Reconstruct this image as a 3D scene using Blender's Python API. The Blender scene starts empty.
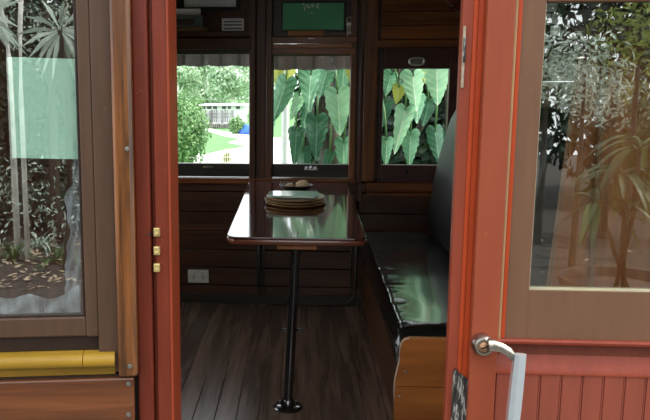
import bpy, bmesh, math, random
from mathutils import Vector as V, Matrix as M

# ------------------------------------------------------------------ camera model
F, CX, CY = 780.0, 240.0, 210.0
PITCH, YAW = math.radians(9.1), math.radians(4.35)
EYE = V((0, 0, 1.4))
F0 = V((-math.sin(YAW), math.cos(YAW), 0)); RT = V((math.cos(YAW), math.sin(YAW), 0)); ZZ = V((0, 0, 1))
FW = math.cos(PITCH)*F0 - math.sin(PITCH)*ZZ
UP = math.sin(PITCH)*F0 + math.cos(PITCH)*ZZ
def ray(u, v): return FW + (u-CX)/F*RT + (CY-v)/F*UP
def at(u, v, Y):
    d = ray(u, v); return EYE + d*(Y/d.y)
def atz(u, v, Z):
    d = ray(u, v); return EYE + d*((Z-EYE.z)/d.z)

S = bpy.context.scene
COL = S.collection
cam = bpy.data.cameras.new('camera'); co = bpy.data.objects.new('camera', cam); COL.objects.link(co)
cam.sensor_fit = 'HORIZONTAL'; cam.sensor_width = 36; cam.lens = F/650*36; cam.shift_x = (325-CX)/650; cam.shift_y = 0
cam.clip_start = 0.05; cam.clip_end = 300
m = M((RT, UP, -FW)).transposed().to_4x4(); m.translation = EYE
co.matrix_world = m
S.camera = co

# ------------------------------------------------------------------ materials
def new_mat(name):
    m = bpy.data.materials.new(name); m.use_nodes = True
    nt = m.node_tree; nt.nodes.clear()
    out = nt.nodes.new('ShaderNodeOutputMaterial')
    return m, nt, out
def N(nt, kind, **kw):
    n = nt.nodes.new(kind)
    for k, v in kw.items():
        if hasattr(n, k): setattr(n, k, v)
    return n
def ramp(nt, fac, stops):
    r = nt.nodes.new('ShaderNodeValToRGB'); e = r.color_ramp.elements
    while len(e) < len(stops): e.new(0.5)
    for i, (p, c) in enumerate(stops):
        e[i].position = p; e[i].color = (*c, 1)
    nt.links.new(fac, r.inputs[0]); return r.outputs[0]
def principled(nt, out, rough=.5, metal=0, spec=.5, coat=0, coat_rough=.05):
    p = nt.nodes.new('ShaderNodeBsdfPrincipled')
    p.inputs['Roughness'].default_value = rough; p.inputs['Metallic'].default_value = metal
    p.inputs['Specular IOR Level'].default_value = spec
    p.inputs['Coat Weight'].default_value = coat; p.inputs['Coat Roughness'].default_value = coat_rough
    nt.links.new(p.outputs[0], out.inputs[0]); return p
def coords(nt, scale, kind='Object', rot=(0, 0, 0)):
    tc = nt.nodes.new('ShaderNodeTexCoord'); mp = nt.nodes.new('ShaderNodeMapping')
    mp.inputs['Scale'].default_value = scale; mp.inputs['Rotation'].default_value = rot
    nt.links.new(tc.outputs[kind], mp.inputs[0]); return mp.outputs[0]
def noise(nt, vec, scale, detail=4, rough=.55, dist=0):
    n = nt.nodes.new('ShaderNodeTexNoise'); n.inputs['Scale'].default_value = scale
    n.inputs['Detail'].default_value = detail; n.inputs['Roughness'].default_value = rough
    n.inputs['Distortion'].default_value = dist
    nt.links.new(vec, n.inputs['Vector']); return n.outputs[0]
def bump(nt, p, h, strength=.2, dist=.002):
    b = nt.nodes.new('ShaderNodeBump'); b.inputs['Strength'].default_value = strength; b.inputs['Distance'].default_value = dist
    nt.links.new(h, b.inputs['Height']); nt.links.new(b.outputs[0], p.inputs['Normal'])
def mul(nt, a, b, mode='MULTIPLY', fac=1.0):
    x = nt.nodes.new('ShaderNodeMix'); x.data_type = 'RGBA'; x.blend_type = mode
    x.inputs[0].default_value = fac
    nt.links.new(a, x.inputs[6])
    if isinstance(b, tuple): x.inputs[7].default_value = (*b, 1)
    else: nt.links.new(b, x.inputs[7])
    return x.outputs[2]
def wood(name, dark, light, axis='x', scale=1.0, rough=.35, coat=0.0, island=0.0, bstr=.15, spec=.5):
    m, nt, out = new_mat(name); p = principled(nt, out, rough, coat=coat, spec=spec)
    long_, cross = 1.6*scale, 28*scale
    sc = {'x': (long_, cross, cross), 'y': (cross, long_, cross), 'z': (cross, cross, long_)}[axis]
    vec = coords(nt, sc)
    n1 = noise(nt, vec, 1.0, 6, .62, .6)
    sc2 = {'x': (.5, 5, 5), 'y': (5, .5, 5), 'z': (5, 5, .5)}[axis]
    n2 = noise(nt, coords(nt, tuple(s*scale for s in sc2)), 1.0, 3, .5, 1.2)
    mid = tuple((a+b)/2 for a, b in zip(dark, light))
    c = ramp(nt, n1, [(.3, dark), (.52, mid), (.72, light)])
    c2 = ramp(nt, n2, [(.3, (.55, .5, .48)), (.65, (1.15, 1.12, 1.1))])
    c = mul(nt, c, c2)
    if island:
        g = nt.nodes.new('ShaderNodeNewGeometry')
        c3 = ramp(nt, g.outputs['Random Per Island'], [(0, (1-island,)*3), (1, (1+island*.4,)*3)])
        c = mul(nt, c, c3)
    nt.links.new(c, p.inputs['Base Color']); bump(nt, p, n1, bstr, .001)
    return m
def paint(name, col, var=.12, rough=.45, chips=None, scale=6, bstr=.12, streak='z', spec=.25):
    m, nt, out = new_mat(name); p = principled(nt, out, rough, spec=spec)
    st = {'z': (6, 6, .8), 'x': (.8, 6, 6), None: (3, 3, 3)}[streak]
    n = noise(nt, coords(nt, st), scale, 5, .6)
    col = tuple(c*k for c, k in zip(col, (.50, .41, .335)))
    lo = tuple(c*(1-var) for c in col); hi = tuple(min(1, c*(1+var)) for c in col)
    c = ramp(nt, n, [(.3, lo), (.7, hi)])
    n2 = noise(nt, coords(nt, (1, 1, 1)), 45, 6, .7)
    if chips:
        k = ramp(nt, n2, [(.70, (0, 0, 0)), (.73, (1, 1, 1))])
        x = nt.nodes.new('ShaderNodeMix'); x.data_type = 'RGBA'
        nt.links.new(k, x.inputs[0]); nt.links.new(c, x.inputs[6]); x.inputs[7].default_value = (*chips, 1); c = x.outputs[2]
    nt.links.new(c, p.inputs['Base Color']); bump(nt, p, n, bstr, .001)
    return m
def plain(name, col, rough=.5, metal=0, var=.1, scale=20, bstr=0.0, spec=.5, coat=0):
    m, nt, out = new_mat(name); p = principled(nt, out, rough, metal, spec, coat)
    n = noise(nt, coords(nt, (1, 1, 1)), scale, 3)
    c = ramp(nt, n, [(.3, tuple(x*(1-var) for x in col)), (.7, tuple(min(1, x*(1+var)) for x in col))])
    nt.links.new(c, p.inputs['Base Color'])
    if bstr: bump(nt, p, n, bstr, .004)
    return m
def glass(name, refl, tint=(1, 1, 1), rough=0.0, dust=0.0):
    m, nt, out = new_mat(name)
    t = nt.nodes.new('ShaderNodeBsdfTransparent'); t.inputs[0].default_value = (*tint, 1)
    g = nt.nodes.new('ShaderNodeBsdfGlossy'); g.inputs['Roughness'].default_value = rough
    x = nt.nodes.new('ShaderNodeMixShader'); x.inputs[0].default_value = refl
    nt.links.new(t.outputs[0], x.inputs[1]); nt.links.new(g.outputs[0], x.inputs[2]); o = x.outputs[0]
    if dust:
        d = nt.nodes.new('ShaderNodeBsdfDiffuse'); d.inputs[0].default_value = (.8, .8, .75, 1)
        n = noise(nt, coords(nt, (1, 1, 1)), 60, 5, .7)
        n2 = noise(nt, coords(nt, (1, 1, 1)), 7, 3, .6)
        k = ramp(nt, n, [(.62, (0, 0, 0)), (.74, (dust*6,)*3)])
        k2 = ramp(nt, n2, [(.5, (0.12,)*3), (.7, (1, 1, 1))])
        kk = mul(nt, k, k2)
        y = nt.nodes.new('ShaderNodeMixShader'); nt.links.new(kk, y.inputs[0])
        nt.links.new(o, y.inputs[1]); nt.links.new(d.outputs[0], y.inputs[2]); o = y.outputs[0]
    nt.links.new(o, out.inputs[0]); return m
def leafy(name, c1, c2, trans=.35, rough=.45, scale=3.0):
    m, nt, out = new_mat(name)
    p = nt.nodes.new('ShaderNodeBsdfPrincipled'); p.inputs['Roughness'].default_value = rough
    t = nt.nodes.new('ShaderNodeBsdfTranslucent'); x = nt.nodes.new('ShaderNodeMixShader'); x.inputs[0].default_value = trans
    g = nt.nodes.new('ShaderNodeNewGeometry')
    c = ramp(nt, g.outputs['Random Per Island'], [(0, c1), (.6, tuple((a+b)/2 for a, b in zip(c1, c2))), (1, c2)])
    n = noise(nt, coords(nt, (1, 1, 1)), scale, 3)
    c = mul(nt, c, ramp(nt, n, [(.3, (.6, .65, .6)), (.7, (1.1, 1.1, 1.1))]))
    nt.links.new(c, p.inputs['Base Color']); nt.links.new(c, t.inputs['Color'])
    nt.links.new(p.outputs[0], x.inputs[1]); nt.links.new(t.outputs[0], x.inputs[2]); nt.links.new(x.outputs[0], out.inputs[0])
    return m
def big_leaf(name, c1, c2, vein, trans=.3):
    """broad leaf with pale midrib and lateral veins; object coords: x half width 0..~.4, z 0..-1"""
    m, nt, out = new_mat(name)
    p = nt.nodes.new('ShaderNodeBsdfPrincipled'); p.inputs['Roughness'].default_value = .33
    t = nt.nodes.new('ShaderNodeBsdfTranslucent'); x = nt.nodes.new('ShaderNodeMixShader'); x.inputs[0].default_value = trans
    tc = nt.nodes.new('ShaderNodeTexCoord'); sp = nt.nodes.new('ShaderNodeSeparateXYZ'); nt.links.new(tc.outputs['Object'], sp.inputs[0])
    def ma(op, a, b=None):
        n = nt.nodes.new('ShaderNodeMath'); n.operation = op
        for i, q in enumerate((a, b)):
            if q is None: continue
            if isinstance(q, (int, float)): n.inputs[i].default_value = q
            else: nt.links.new(q, n.inputs[i])
        return n.outputs[0]
    ax = ma('ABSOLUTE', sp.outputs[0])
    mid = ma('SUBTRACT', 1.0, ma('MULTIPLY', ax, 55.0)); mid = ma('MAXIMUM', mid, 0.0)
    ph = ma('MULTIPLY', ma('ADD', ma('MULTIPLY', sp.outputs[2], 6.0), ma('MULTIPLY', ax, -5.5)), 6.2832)
    lat = ma('POWER', ma('ADD', ma('MULTIPLY', ma('SINE', ph), .5), .5), 14.0)
    v = ma('MINIMUM', ma('ADD', mid, ma('MULTIPLY', lat, .28)), 1.0)
    n = noise(nt, tc.outputs['Object'], 3.0, 3)
    base = ramp(nt, n, [(.3, c1), (.7, c2)])
    mx = nt.nodes.new('ShaderNodeMix'); mx.data_type = 'RGBA'; nt.links.new(v, mx.inputs[0]); nt.links.new(base, mx.inputs[6]); mx.inputs[7].default_value = (*vein, 1)
    c = mx.outputs[2]
    nt.links.new(c, p.inputs['Base Color']); nt.links.new(c, t.inputs['Color'])
    nt.links.new(p.outputs[0], x.inputs[1]); nt.links.new(t.outputs[0], x.inputs[2]); nt.links.new(x.outputs[0], out.inputs[0])
    return m

MT = dict(
    dark_wood_h=wood('dark varnished timber', (.034, .013, .007), (.135, .052, .021), 'x', 1, .33),
    dark_wood_v=wood('dark varnished upright timber', (.055, .024, .013), (.19, .078, .034), 'z', 1, .33),
    black_wood=wood('blackened sash timber', (.018, .014, .009), (.05, .036, .022), 'x', 1, .4),
    red_wood_h=wood('figured red timber', (.07, .022, .008), (.42, .14, .038), 'x', .75, .28),
    red_wood_v=wood('red upright timber', (.10, .036, .012), (.42, .16, .048), 'z', .9, .3),
    table=wood('polished mahogany', (.045, .012, .008), (.12, .032, .018), 'y', .8, .085, coat=.25, bstr=.015, spec=.6),
    table_edge=wood('mahogany edge', (.11, .028, .012), (.26, .075, .032), 'x', .8, .2, coat=.4),
    cleat=wood('raw orange timber', (.30, .12, .04), (.50, .22, .08), 'x', 1, .5),
    orange=wood('orange varnished timber', (.42, .13, .025), (.66, .235, .055), 'x', .8, .38),
    strip=wood('weathered varnished timber', (.008, .003, .0015), (.36, .13, .033), 'z', 1.3, .3),
    lower=wood('warm varnished board', (.07, .021, .007), (.20, .066, .022), 'x', .9, .22),
    floor=wood('worn floorboards', (.080, .046, .030), (.235, .150, .105), 'y', 1, .27, island=.35, bstr=.3),
    plate_wood=wood('turned plate timber', (.34, .20, .075), (.66, .44, .19), 'x', 2, .35),
    ceil=wood('ceiling timber', (.15, .09, .05), (.3, .2, .12), 'y', 1, .5),
    red=paint('red oxide gloss', (.50, .098, .042), .14, .42, (.48, .24, .17)),
    red_bright=paint('fresh red gloss', (.68, .105, .030), .10, .4),
    red_salmon=paint('sun faded red', (.50, .125, .064), .07, .5, (.42, .1, .05)),
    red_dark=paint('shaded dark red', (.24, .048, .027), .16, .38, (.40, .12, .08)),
    red_panel=paint('dull pink red', (.45, .125, .085), .08, .55, None, 6),
    cream=paint('old cream paint', (.62, .42, .24), .2, .5),
    beige=paint('brown beige paint', (.285, .168, .112), .10, .5, (.36, .24, .15)),
    taupe=paint('taupe brown paint', (.155, .100, .073), .14, .42, (.20, .13, .10)),
    taupe_dark=paint('dark taupe paint', (.05, .034, .028), .2, .45),
    yellow=paint('yellow gloss', (.62, .42, .055), .22, .35, (.34, .2, .05), 5, .1, 'x'),
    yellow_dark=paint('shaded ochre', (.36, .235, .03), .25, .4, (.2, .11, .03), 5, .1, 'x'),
    steel=plain('black steel', (.010, .010, .011), .16, .0, .2, spec=1.0, coat=.8),
    chrome=plain('worn nickel', (.46, .41, .35), .28, 1.0, .12, 30),
    alu=plain('silver bar', (.68, .73, .76), .30, .8, .04, 12),
    bronze=plain('brass spindle', (.40, .22, .12), .45, .6, .3, 60),
    brass=plain('old brass', (.62, .47, .19), .38, .65, .2, 60),
    worn=None,
    screw=plain('grey screw', (.25, .23, .2), .4, .8, .2),
    white=plain('white plastic', (.66, .63, .52), .4, 0, .03),
    slot=plain('socket slots', (.03, .03, .03), .5),
    paper=plain('aged paper', (.78, .82, .80), .7, 0, .08, 15),
    card=plain('white card', (.86, .82, .80), .6, 0, .04),
    ink=plain('grey print', (.16, .15, .15), .7),
    black=plain('black frame', (.010, .009, .008), .4),
    green_board=plain('green board', (.13, .52, .27), .55, 0, .08, 10),
    chalk=plain('white flecks', (.95, .95, .8), .8),
    green_sheet=plain('pale green sheet', (.66, .92, .77), .5, 0, .05, 3),
    bowl=plain('dark bowl', (.018, .014, .011), .35, 0, .3),
    egg=plain('brown shell', (.62, .42, .24), .55, 0, .25, 25, .2),
    celadon=plain('pale green glaze', (.62, .82, .70), .12, 0, .05, 8, coat=.3),
    awning=plain('grey awning cloth', (.50, .49, .47), .8, 0, .08, 30),
    awning_dark=plain('awning stripe', (.27, .27, .26), .8, 0, .08, 30),
    pane_far=glass('carriage window glass', .012),
    pane_left=glass('left window glass', .24, (.93, .95, .93), 0.0, .012),
    pane_door=glass('door glass', .21, (.93, .95, .92), 0.0, .04),
    grass=plain('grass', (.085, .20, .06), .9, 0, .35, 3, .3),
    path=plain('pale path', (.60, .57, .51), .9, 0, .08, 4),
    concrete=plain('platform concrete', (.075, .075, .07), .85, 0, .12, 5),
    earth=plain('garden soil', (.035, .027, .020), .95, 0, .5, 9, .6),
    litter=plain('dry leaf litter', (.36, .27, .18), .9, 0, .4, 14),
    rock=plain('grey rock', (.22, .21, .19), .9, 0, .35, 6, .5),
    fence=plain('grey fence timber', (.34, .34, .34), .85, 0, .2, 2),
    shed=plain('white boards', (.75, .75, .75), .8, 0, .05),
    blue=plain('blue tarp', (.03, .12, .55), .5, 0, .1),
    wire=plain('pale wire', (.6, .6, .45), .5, .2),
    bark=plain('brown bark', (.040, .030, .020), .95, 0, .45, 12, .6),
    bark_pale=plain('pale bark', (.80, .78, .72), .9, 0, .25, 8, .3),
    post=plain('white post', (.66, .66, .64), .6, 0, .06),
    lf_bright=leafy('bright leaves', (.10, .25, .075), (.27, .42, .17)),
    lf_tree=leafy('tree leaves', (.36, .52, .32), (.74, .86, .66), .4),
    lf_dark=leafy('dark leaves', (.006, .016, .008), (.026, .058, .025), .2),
    lf_mid=leafy('mid leaves', (.025, .065, .02), (.11, .19, .055), .3),
    lf_yel=leafy('yellow green leaves', (.13, .20, .03), (.45, .47, .12), .3),
    lf_grey=leafy('silvery leaves', (.30, .38, .30), (.85, .92, .82), .25, .25),
    big1=big_leaf('broad green leaf', (.095, .27, .14), (.17, .39, .22), (.44, .63, .43)),
    big2=big_leaf('bright broad leaf', (.22, .50, .27), (.38, .64, .38), (.68, .82, .62)),
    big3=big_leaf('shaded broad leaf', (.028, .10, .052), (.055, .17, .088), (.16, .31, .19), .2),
    big4=big_leaf('yellowing broad leaf', (.30, .36, .05), (.48, .47, .09), (.6, .6, .3), .35),
    pot=plain('dark clay pot', (.075, .045, .034), .6, 0, .2),
    gauze=None, flower=plain('dark pink petals', (.20, .02, .05), .6, 0, .4, 30),
    twig=plain('dry twig', (.30, .2, .1), .8),
)
def leather():
    m, nt, out = new_mat('black leather'); p = principled(nt, out, .2, spec=.9, coat=.9, coat_rough=.10)
    p.inputs['Base Color'].default_value = (.009, .010, .010, 1)
    n = noise(nt, coords(nt, (1, 1, 1)), 7, 4, .55, .3); n2 = noise(nt, coords(nt, (1, 1, 1)), 130, 2)
    r = ramp(nt, n, [(.3, (.12,)*3), (.7, (.20,)*3)]); nt.links.new(r, p.inputs['Roughness'])
    x = mul(nt, n, n2, 'MIX', .12); bump(nt, p, x, .05, .01)
    return m
MT['leather'] = leather()
MT['leather_back'] = plain('dull black leather', (.014, .017, .016), .40, 0, .15, 8, .05, .9)
def worn():
    m, nt, out = new_mat('worn metal edge'); p = principled(nt, out, .5, .3)
    n = noise(nt, coords(nt, (70, 70, 11)), 1.6, 5, .7, .2)
    nt.links.new(ramp(nt, n, [(.40, (.012, .010, .010)), (.52, (.06, .05, .045)), (.58, (.42, .40, .36)), (.64, (.05, .04, .04))]), p.inputs['Base Color']); bump(nt, p, n, .9, .004); return m
MT['worn'] = worn()
def gauze():
    m, nt, out = new_mat('white gauze')
    d = nt.nodes.new('ShaderNodeBsdfDiffuse'); d.inputs[0].default_value = (.55, .56, .62, 1)
    t = nt.nodes.new('ShaderNodeBsdfTransparent'); x = nt.nodes.new('ShaderNodeMixShader')
    n = noise(nt, coords(nt, (9, 9, 3)), 4, 4); k = ramp(nt, n, [(.3, (.35,)*3), (.7, (.9,)*3)])
    nt.links.new(k, x.inputs[0]); nt.links.new(t.outputs[0], x.inputs[1]); nt.links.new(d.outputs[0], x.inputs[2]); nt.links.new(x.outputs[0], out.inputs[0])
    return m
MT['gauze'] = gauze()

# ------------------------------------------------------------------ mesh helpers
def bmn(): return bmesh.new()
def box(bm, x0, x1, y0, y1, z0, z1, bev=0.0):
    if x0 > x1: x0, x1 = x1, x0
    if y0 > y1: y0, y1 = y1, y0
    if z0 > z1: z0, z1 = z1, z0
    r = bmesh.ops.create_cube(bm, size=1)
    for v in r['verts']:
        v.co = V(((x0+x1)/2+v.co.x*(x1-x0), (y0+y1)/2+v.co.y*(y1-y0), (z0+z1)/2+v.co.z*(z1-z0)))
    if bev:
        bev = min(bev, .45*min(x1-x0, y1-y0, z1-z0))
        es = list({e for v in r['verts'] for e in v.link_edges})
        bmesh.ops.bevel(bm, geom=es, offset=bev, segments=2, affect='EDGES', profile=.5)
def prism(bm, pts, f0, f1, bev=0.0):
    """pts: list of 2d points; f0/f1 map a 2d point to the 3d start / end position"""
    a = [bm.verts.new(f0(*p)) for p in pts]; b = [bm.verts.new(f1(*p)) for p in pts]
    n = len(pts); fs = [bm.faces.new(a), bm.faces.new(b[::-1])]
    for i in range(n): fs.append(bm.faces.new((a[i], b[i], b[(i+1) % n], a[(i+1) % n])))
    bmesh.ops.recalc_face_normals(bm, faces=fs)
    if bev:
        es = list({e for f in fs[:2] for e in f.edges})
        bmesh.ops.bevel(bm, geom=es, offset=bev, segments=2, affect='EDGES', profile=.5)
def tube(bm, pts, r, n=10, cap=True):
    pts = [V(p) for p in pts]; rs = r if isinstance(r, (list, tuple)) else [r]*len(pts)
    rings = []; up = V((0, 0, 1))
    for i, p in enumerate(pts):
        t = (pts[min(i+1, len(pts)-1)]-pts[max(i-1, 0)]).normalized()
        a = t.cross(up)
        if a.length < .05: a = t.cross(V((0, 1, 0)))
        a.normalize(); b = t.cross(a).normalized()
        rings.append([bm.verts.new(p+(a*math.cos(2*math.pi*k/n)+b*math.sin(2*math.pi*k/n))*rs[i]) for k in range(n)])
    for i in range(len(rings)-1):
        for k in range(n): bm.faces.new((rings[i][k], rings[i][(k+1) % n], rings[i+1][(k+1) % n], rings[i+1][k]))
    if cap: bm.faces.new(rings[0][::-1]); bm.faces.new(rings[-1])
def lathe(bm, prof, c=(0, 0, 0), n=28, axis='z'):
    c = V(c); rings = []
    for r, h in prof:
        ring = []
        for k in range(n):
            a = 2*math.pi*k/n
            q = V((r*math.cos(a), r*math.sin(a), h))
            if axis == 'y': q = V((q.x, q.z, q.y))
            ring.append(bm.verts.new(c+q))
        rings.append(ring)
    fs = []
    for i in range(len(rings)-1):
        for k in range(n): fs.append(bm.faces.new((rings[i][k], rings[i][(k+1) % n], rings[i+1][(k+1) % n], rings[i+1][k])))
    fs.append(bm.faces.new(rings[0][::-1])); fs.append(bm.faces.new(rings[-1]))
    bmesh.ops.recalc_face_normals(bm, faces=fs)
def rrect(x0, x1, y0, y1, r, n=6):
    out = []
    for cx, cy, a0 in ((x1-r, y1-r, 0), (x0+r, y1-r, 90), (x0+r, y0+r, 180), (x1-r, y0+r, 270)):
        for k in range(n+1):
            a = math.radians(a0+90*k/n); out.append((cx+r*math.cos(a), cy+r*math.sin(a)))
    return out
def obj(name, bm, mat, parent=None, smooth=False, loc=None, rotz=0.0, mats=None):
    me = bpy.data.meshes.new(name); bm.normal_update(); bm.to_mesh(me); bm.free()
    for x in (mats or [mat]): me.materials.append(MT[x] if isinstance(x, str) else x)
    if smooth:
        for p in me.polygons: p.use_smooth = True
    o = bpy.data.objects.new(name, me); COL.objects.link(o)
    if parent: o.parent = parent
    if loc is not None: o.location = loc
    o.rotation_euler = (0, 0, rotz)
    return o
def auto(o, ang=40):
    me = o.data
    for p in me.polygons: p.use_smooth = True
    bm = bmesh.new(); bm.from_mesh(me)
    for e in bm.edges:
        if len(e.link_faces) == 2 and e.calc_face_angle(0) > math.radians(ang): e.smooth = False
    bm.to_mesh(me); bm.free(); return o
def tag(o, label, cat, group=None, kind=None):
    o['label'] = label; o['category'] = cat
    if group: o['group'] = group
    if kind: o['kind'] = kind
    return o
def struct(o): o['kind'] = 'structure'; return o
def thing(name, label, cat, loc=(0, 0, 0), group=None, rotz=0):
    o = bpy.data.objects.new(name, None); COL.objects.link(o); o.location = loc; o.rotation_euler = (0, 0, rotz)
    o.empty_display_size = .1
    return tag(o, label, cat, group)
def part(name, bm, mat, root, smooth=False, **k):
    """mesh in world coordinates parented to a thing whose base is at root.location (no rotation)"""
    bmesh.ops.translate(bm, verts=bm.verts, vec=-root.location)
    return obj(name, bm, mat, root, smooth, **k)

# ------------------------------------------------------------------ ROOM
YW = 4.90           # inner face of far wall
YF = 1.85           # face of the doorway
def W(u, v): p = at(u, v, YW); return p.x, p.z
def wb(bm, u0, v0, u1, v1, y0=0.0, y1=.05, bev=.004, Y=YW):
    um, vm = (u0+u1)/2, (v0+v1)/2
    x0 = at(u0, vm, Y).x; x1 = at(u1, vm, Y).x; z1 = at(um, v0, Y).z; z0 = at(um, v1, Y).z
    box(bm, x0, x1, Y+y0, Y+y1, z0, z1, bev)
def zv(v, u=300, Y=YW): return at(u, v, Y).z
def xu(u, v=150, Y=YW): return at(u, v, Y).x
XL, XR, ZC = -1.45, 1.09, 2.35

bm = bmn(); x = XL; random.seed(3)
while x < XR+.05:
    w = .092; box(bm, x, x+w-.0016, 1.93, YW+.06, -.03, 0, .002); x += w
box(bm, XL-.05, XR+.05, 1.93, YW+.06, -.09, -.029); struct(obj('floor', bm, 'floor'))
bm = bmn(); box(bm, XL-.1, XR+.1, 1.7, YW+.2, ZC, ZC+.08); struct(obj('ceiling', bm, 'ceil'))
bm = bmn(); z = 0
while z < ZC:
    if .9 < z+.06 < 1.62:
        for ya, yb in ((1.95, 2.25), (3.2, 3.5), (4.45, YW)): box(bm, XL-.05, XL, ya, yb, z, z+.116, .003)
    else: box(bm, XL-.05, XL, 1.95, YW, z, z+.116, .003)
    z += .118
struct(obj('wall_left', bm, 'dark_wood_h'))
for k, (ya, yb) in enumerate(((2.25, 3.2), (3.5, 4.45))):  # unseen windows, added to let fill light into the room
    bm = bmn()
    for a in ((ya-.02, ya+.04, .86, 1.66), (yb-.04, yb+.02, .86, 1.66), (ya, yb, .86, .93), (ya, yb, 1.59, 1.66)): box(bm, XL-.03, XL+.012, a[0], a[1], a[2], a[3], .004)
    f = struct(obj('window_%d' % (5+k), bm, 'black_wood'))
    bm = bmn(); box(bm, XL-.02, XL-.016, ya, yb, .9, 1.62); obj('pane', bm, 'pane_far', f)
bm = bmn(); z = 0
while z < ZC:
    box(bm, XR, XR+.05, 1.93, YW, z, z+.116, .003); z += .118
struct(obj('wall_right', bm, wood('brown side boards', (.10, .040, .016), (.27, .115, .045), 'y', .9, .35)))

# --- far wall : boards below the windows, posts, panels above
bm = bmn()
edges_v = [183, 192.5, 213, 232, 251, 269, 287, 305.5]
zs = [zv(v) for v in edges_v]
for a, b in zip(zs[:-1], zs[1:]):
    box(bm, XL, XR, YW, YW+.05, b+.003, a-.002, .004)
# boards left of window 1, backing and strips around the openings
xw = dict(a0=xu(166), a1=xu(249.5), b0=xu(273), b1=xu(349.5), c0=xu(381.5), c1=xu(446))
z_wb = zv(164); z_w1t = zv(54); z_w2t = zv(56); z_w3t = zv(69)
for a, b in ((XL, xu(160)), (xu(250), xu(272.5)), (xu(350.5), xu(381)), (xu(448), XR)):
    box(bm, a, b, YW+.01, YW+.05, zs[0], ZC)
box(bm, XL, XR, YW+.012, YW+.05, zv(42), ZC)          # upper backing
box(bm, XL, XR, YW+.01, YW+.05, zs[0]-.01, zv(178))
box(bm, XL-.05, XR+.05, YW+.044, YW+.07, -.1, zs[-1]) if False else box(bm, XL-.05, XR+.05, YW+.044, YW+.07, -.1, zv(178))
struct(obj('wall_far', bm, 'dark_wood_h'))
# upper panels
bm = bmn()
for k in range(5):
    z0 = zv(40-14*k); z1 = zv(40-14*(k+1))
    box(bm, xu(377), XR-.02, YW-.006, YW+.02, z0+.002, z1-.002, .003)
struct(obj('trim_1', bm, 'red_wood_h'))
bm = bmn(); wb(bm, 160, -60, 246, 40, -.004, .02); struct(obj('trim_2', bm, 'dark_wood_h'))
bm = bmn(); wb(bm, 273, -60, 356, 40, -.004, .02); struct(obj('trim_3', bm, 'dark_wood_h'))
# rails
bm = bmn(); wb(bm, 160, 38, 251, 50, -.035, .03, .006); wb(bm, 160, 31, 250, 37.5, -.02, .03, .008)
struct(obj('trim_4', bm, 'dark_wood_h'))
bm = bmn(); wb(bm, 271, 36.5, 357, 43.5, -.045, .03, .006); wb(bm, 271, 44, 357, 48, -.02, .03, .004); wb(bm, 272, 48.5, 356, 54.5, -.03, .03, .005)
struct(obj('trim_5', bm, 'red_wood_h'))
bm = bmn(); wb(bm, 376, 40, 462, 47.5, -.03, .03, .006); struct(obj('trim_6', bm, 'red_wood_h'))
# posts
bm = bmn(); wb(bm, 249.5, -60, 256, 181, -.030, .04, .006); wb(bm, 256, -60, 266, 181, -.018, .04, .006); wb(bm, 266, -60, 272.5, 181, -.030, .04, .006)
struct(obj('trim_7', bm, 'dark_wood_v'))
bm = bmn(); wb(bm, 350.5, -60, 357, 181, -.025, .04, .006); wb(bm, 364, -60, 377, 181, -.030, .04, .006)
struct(obj('trim_8', bm, 'red_wood_v'))
bm = bmn(); wb(bm, 357.5, -60, 363.5, 308, -.015, .03, .006)
struct(obj('trim_9', bm, 'dark_wood_v'))
bm = bmn(); wb(bm, 358.6, 48, 362.0, 182, -.03, -.012, .005); struct(obj('trim_10', bm, wood('reddish batten', (.10, .03, .022), (.2, .065, .04), 'z', 1, .3)))
# sill rail below windows
bm = bmn(); wb(bm, 160, 178, 356, 183.5, -.035, .03, .006); wb(bm, 365, 182.5, 470, 192, -.02, .03, .006); wb(bm, 365, 193, 470, 196, -.012, .02, .003)
struct(obj('trim_11', bm, 'red_wood_h'))
bm = bmn(); box(bm, XL, XR, YW-.02, YW, 0, .065, .004); struct(obj('baseboard_far', bm, 'black_wood'))
# framed panel with rounded bottom corners under the table
bm = bmn()
xa, xb = xu(259, 270), xu(356, 270); za, zb = zv(303), zv(200)
for r_, inset, y in ((.09, 0, -.014), (.07, .032, -.008)):
    path = [V((xa+inset, YW+y, zb))]
    for k in range(9):
        a = math.radians(180+90*k/8); path.append(V((xa+inset+r_+r_*math.cos(a), YW+y, za+inset+r_+r_*math.sin(a))))
    for k in range(9):
        a = math.radians(270+90*k/8); path.append(V((xb-inset-r_+r_*math.cos(a), YW+y, za+inset+r_+r_*math.sin(a))))
    path.append(V((xb-inset, YW+y, zb)))
    tube(bm, path, .011 if inset == 0 else .006, 8)
struct(obj('trim_12', bm, 'black_wood', smooth=True))

# --- windows in the far wall
def sash(n, x0, x1, z0, z1, fl, fr, ft, fb, mat, y0=-.012):
    bm = bmn(); y1 = .035
    box(bm, x0-fl, x0, YW+y0, YW+y1, z0-fb, z1+ft, .004); box(bm, x1, x1+fr, YW+y0, YW+y1, z0-fb, z1+ft, .004)
    box(bm, x0, x1, YW+y0, YW+y1, z1, z1+ft, .004); box(bm, x0, x1, YW+y0, YW+y1, z0-fb, z0, .004)
    f = struct(obj('window_%d' % n, bm, mat))
    bm = bmn(); box(bm, x0-.004, x1+.004, YW+.012, YW+.016, z0-.004, z1+.004)
    obj('pane', bm, 'pane_far', f)
    return f
z_sb = zv(177)
w1 = sash(1, xw['a0'], xw['a1'], z_wb, z_w1t, .03, .004, .035, z_wb-z_sb, 'black_wood')
w2 = sash(2, xw['b0']+.002, xw['b1'], z_wb, z_w2t, .006, .008, .012, z_wb-z_sb, 'black_wood', -.016)
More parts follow.
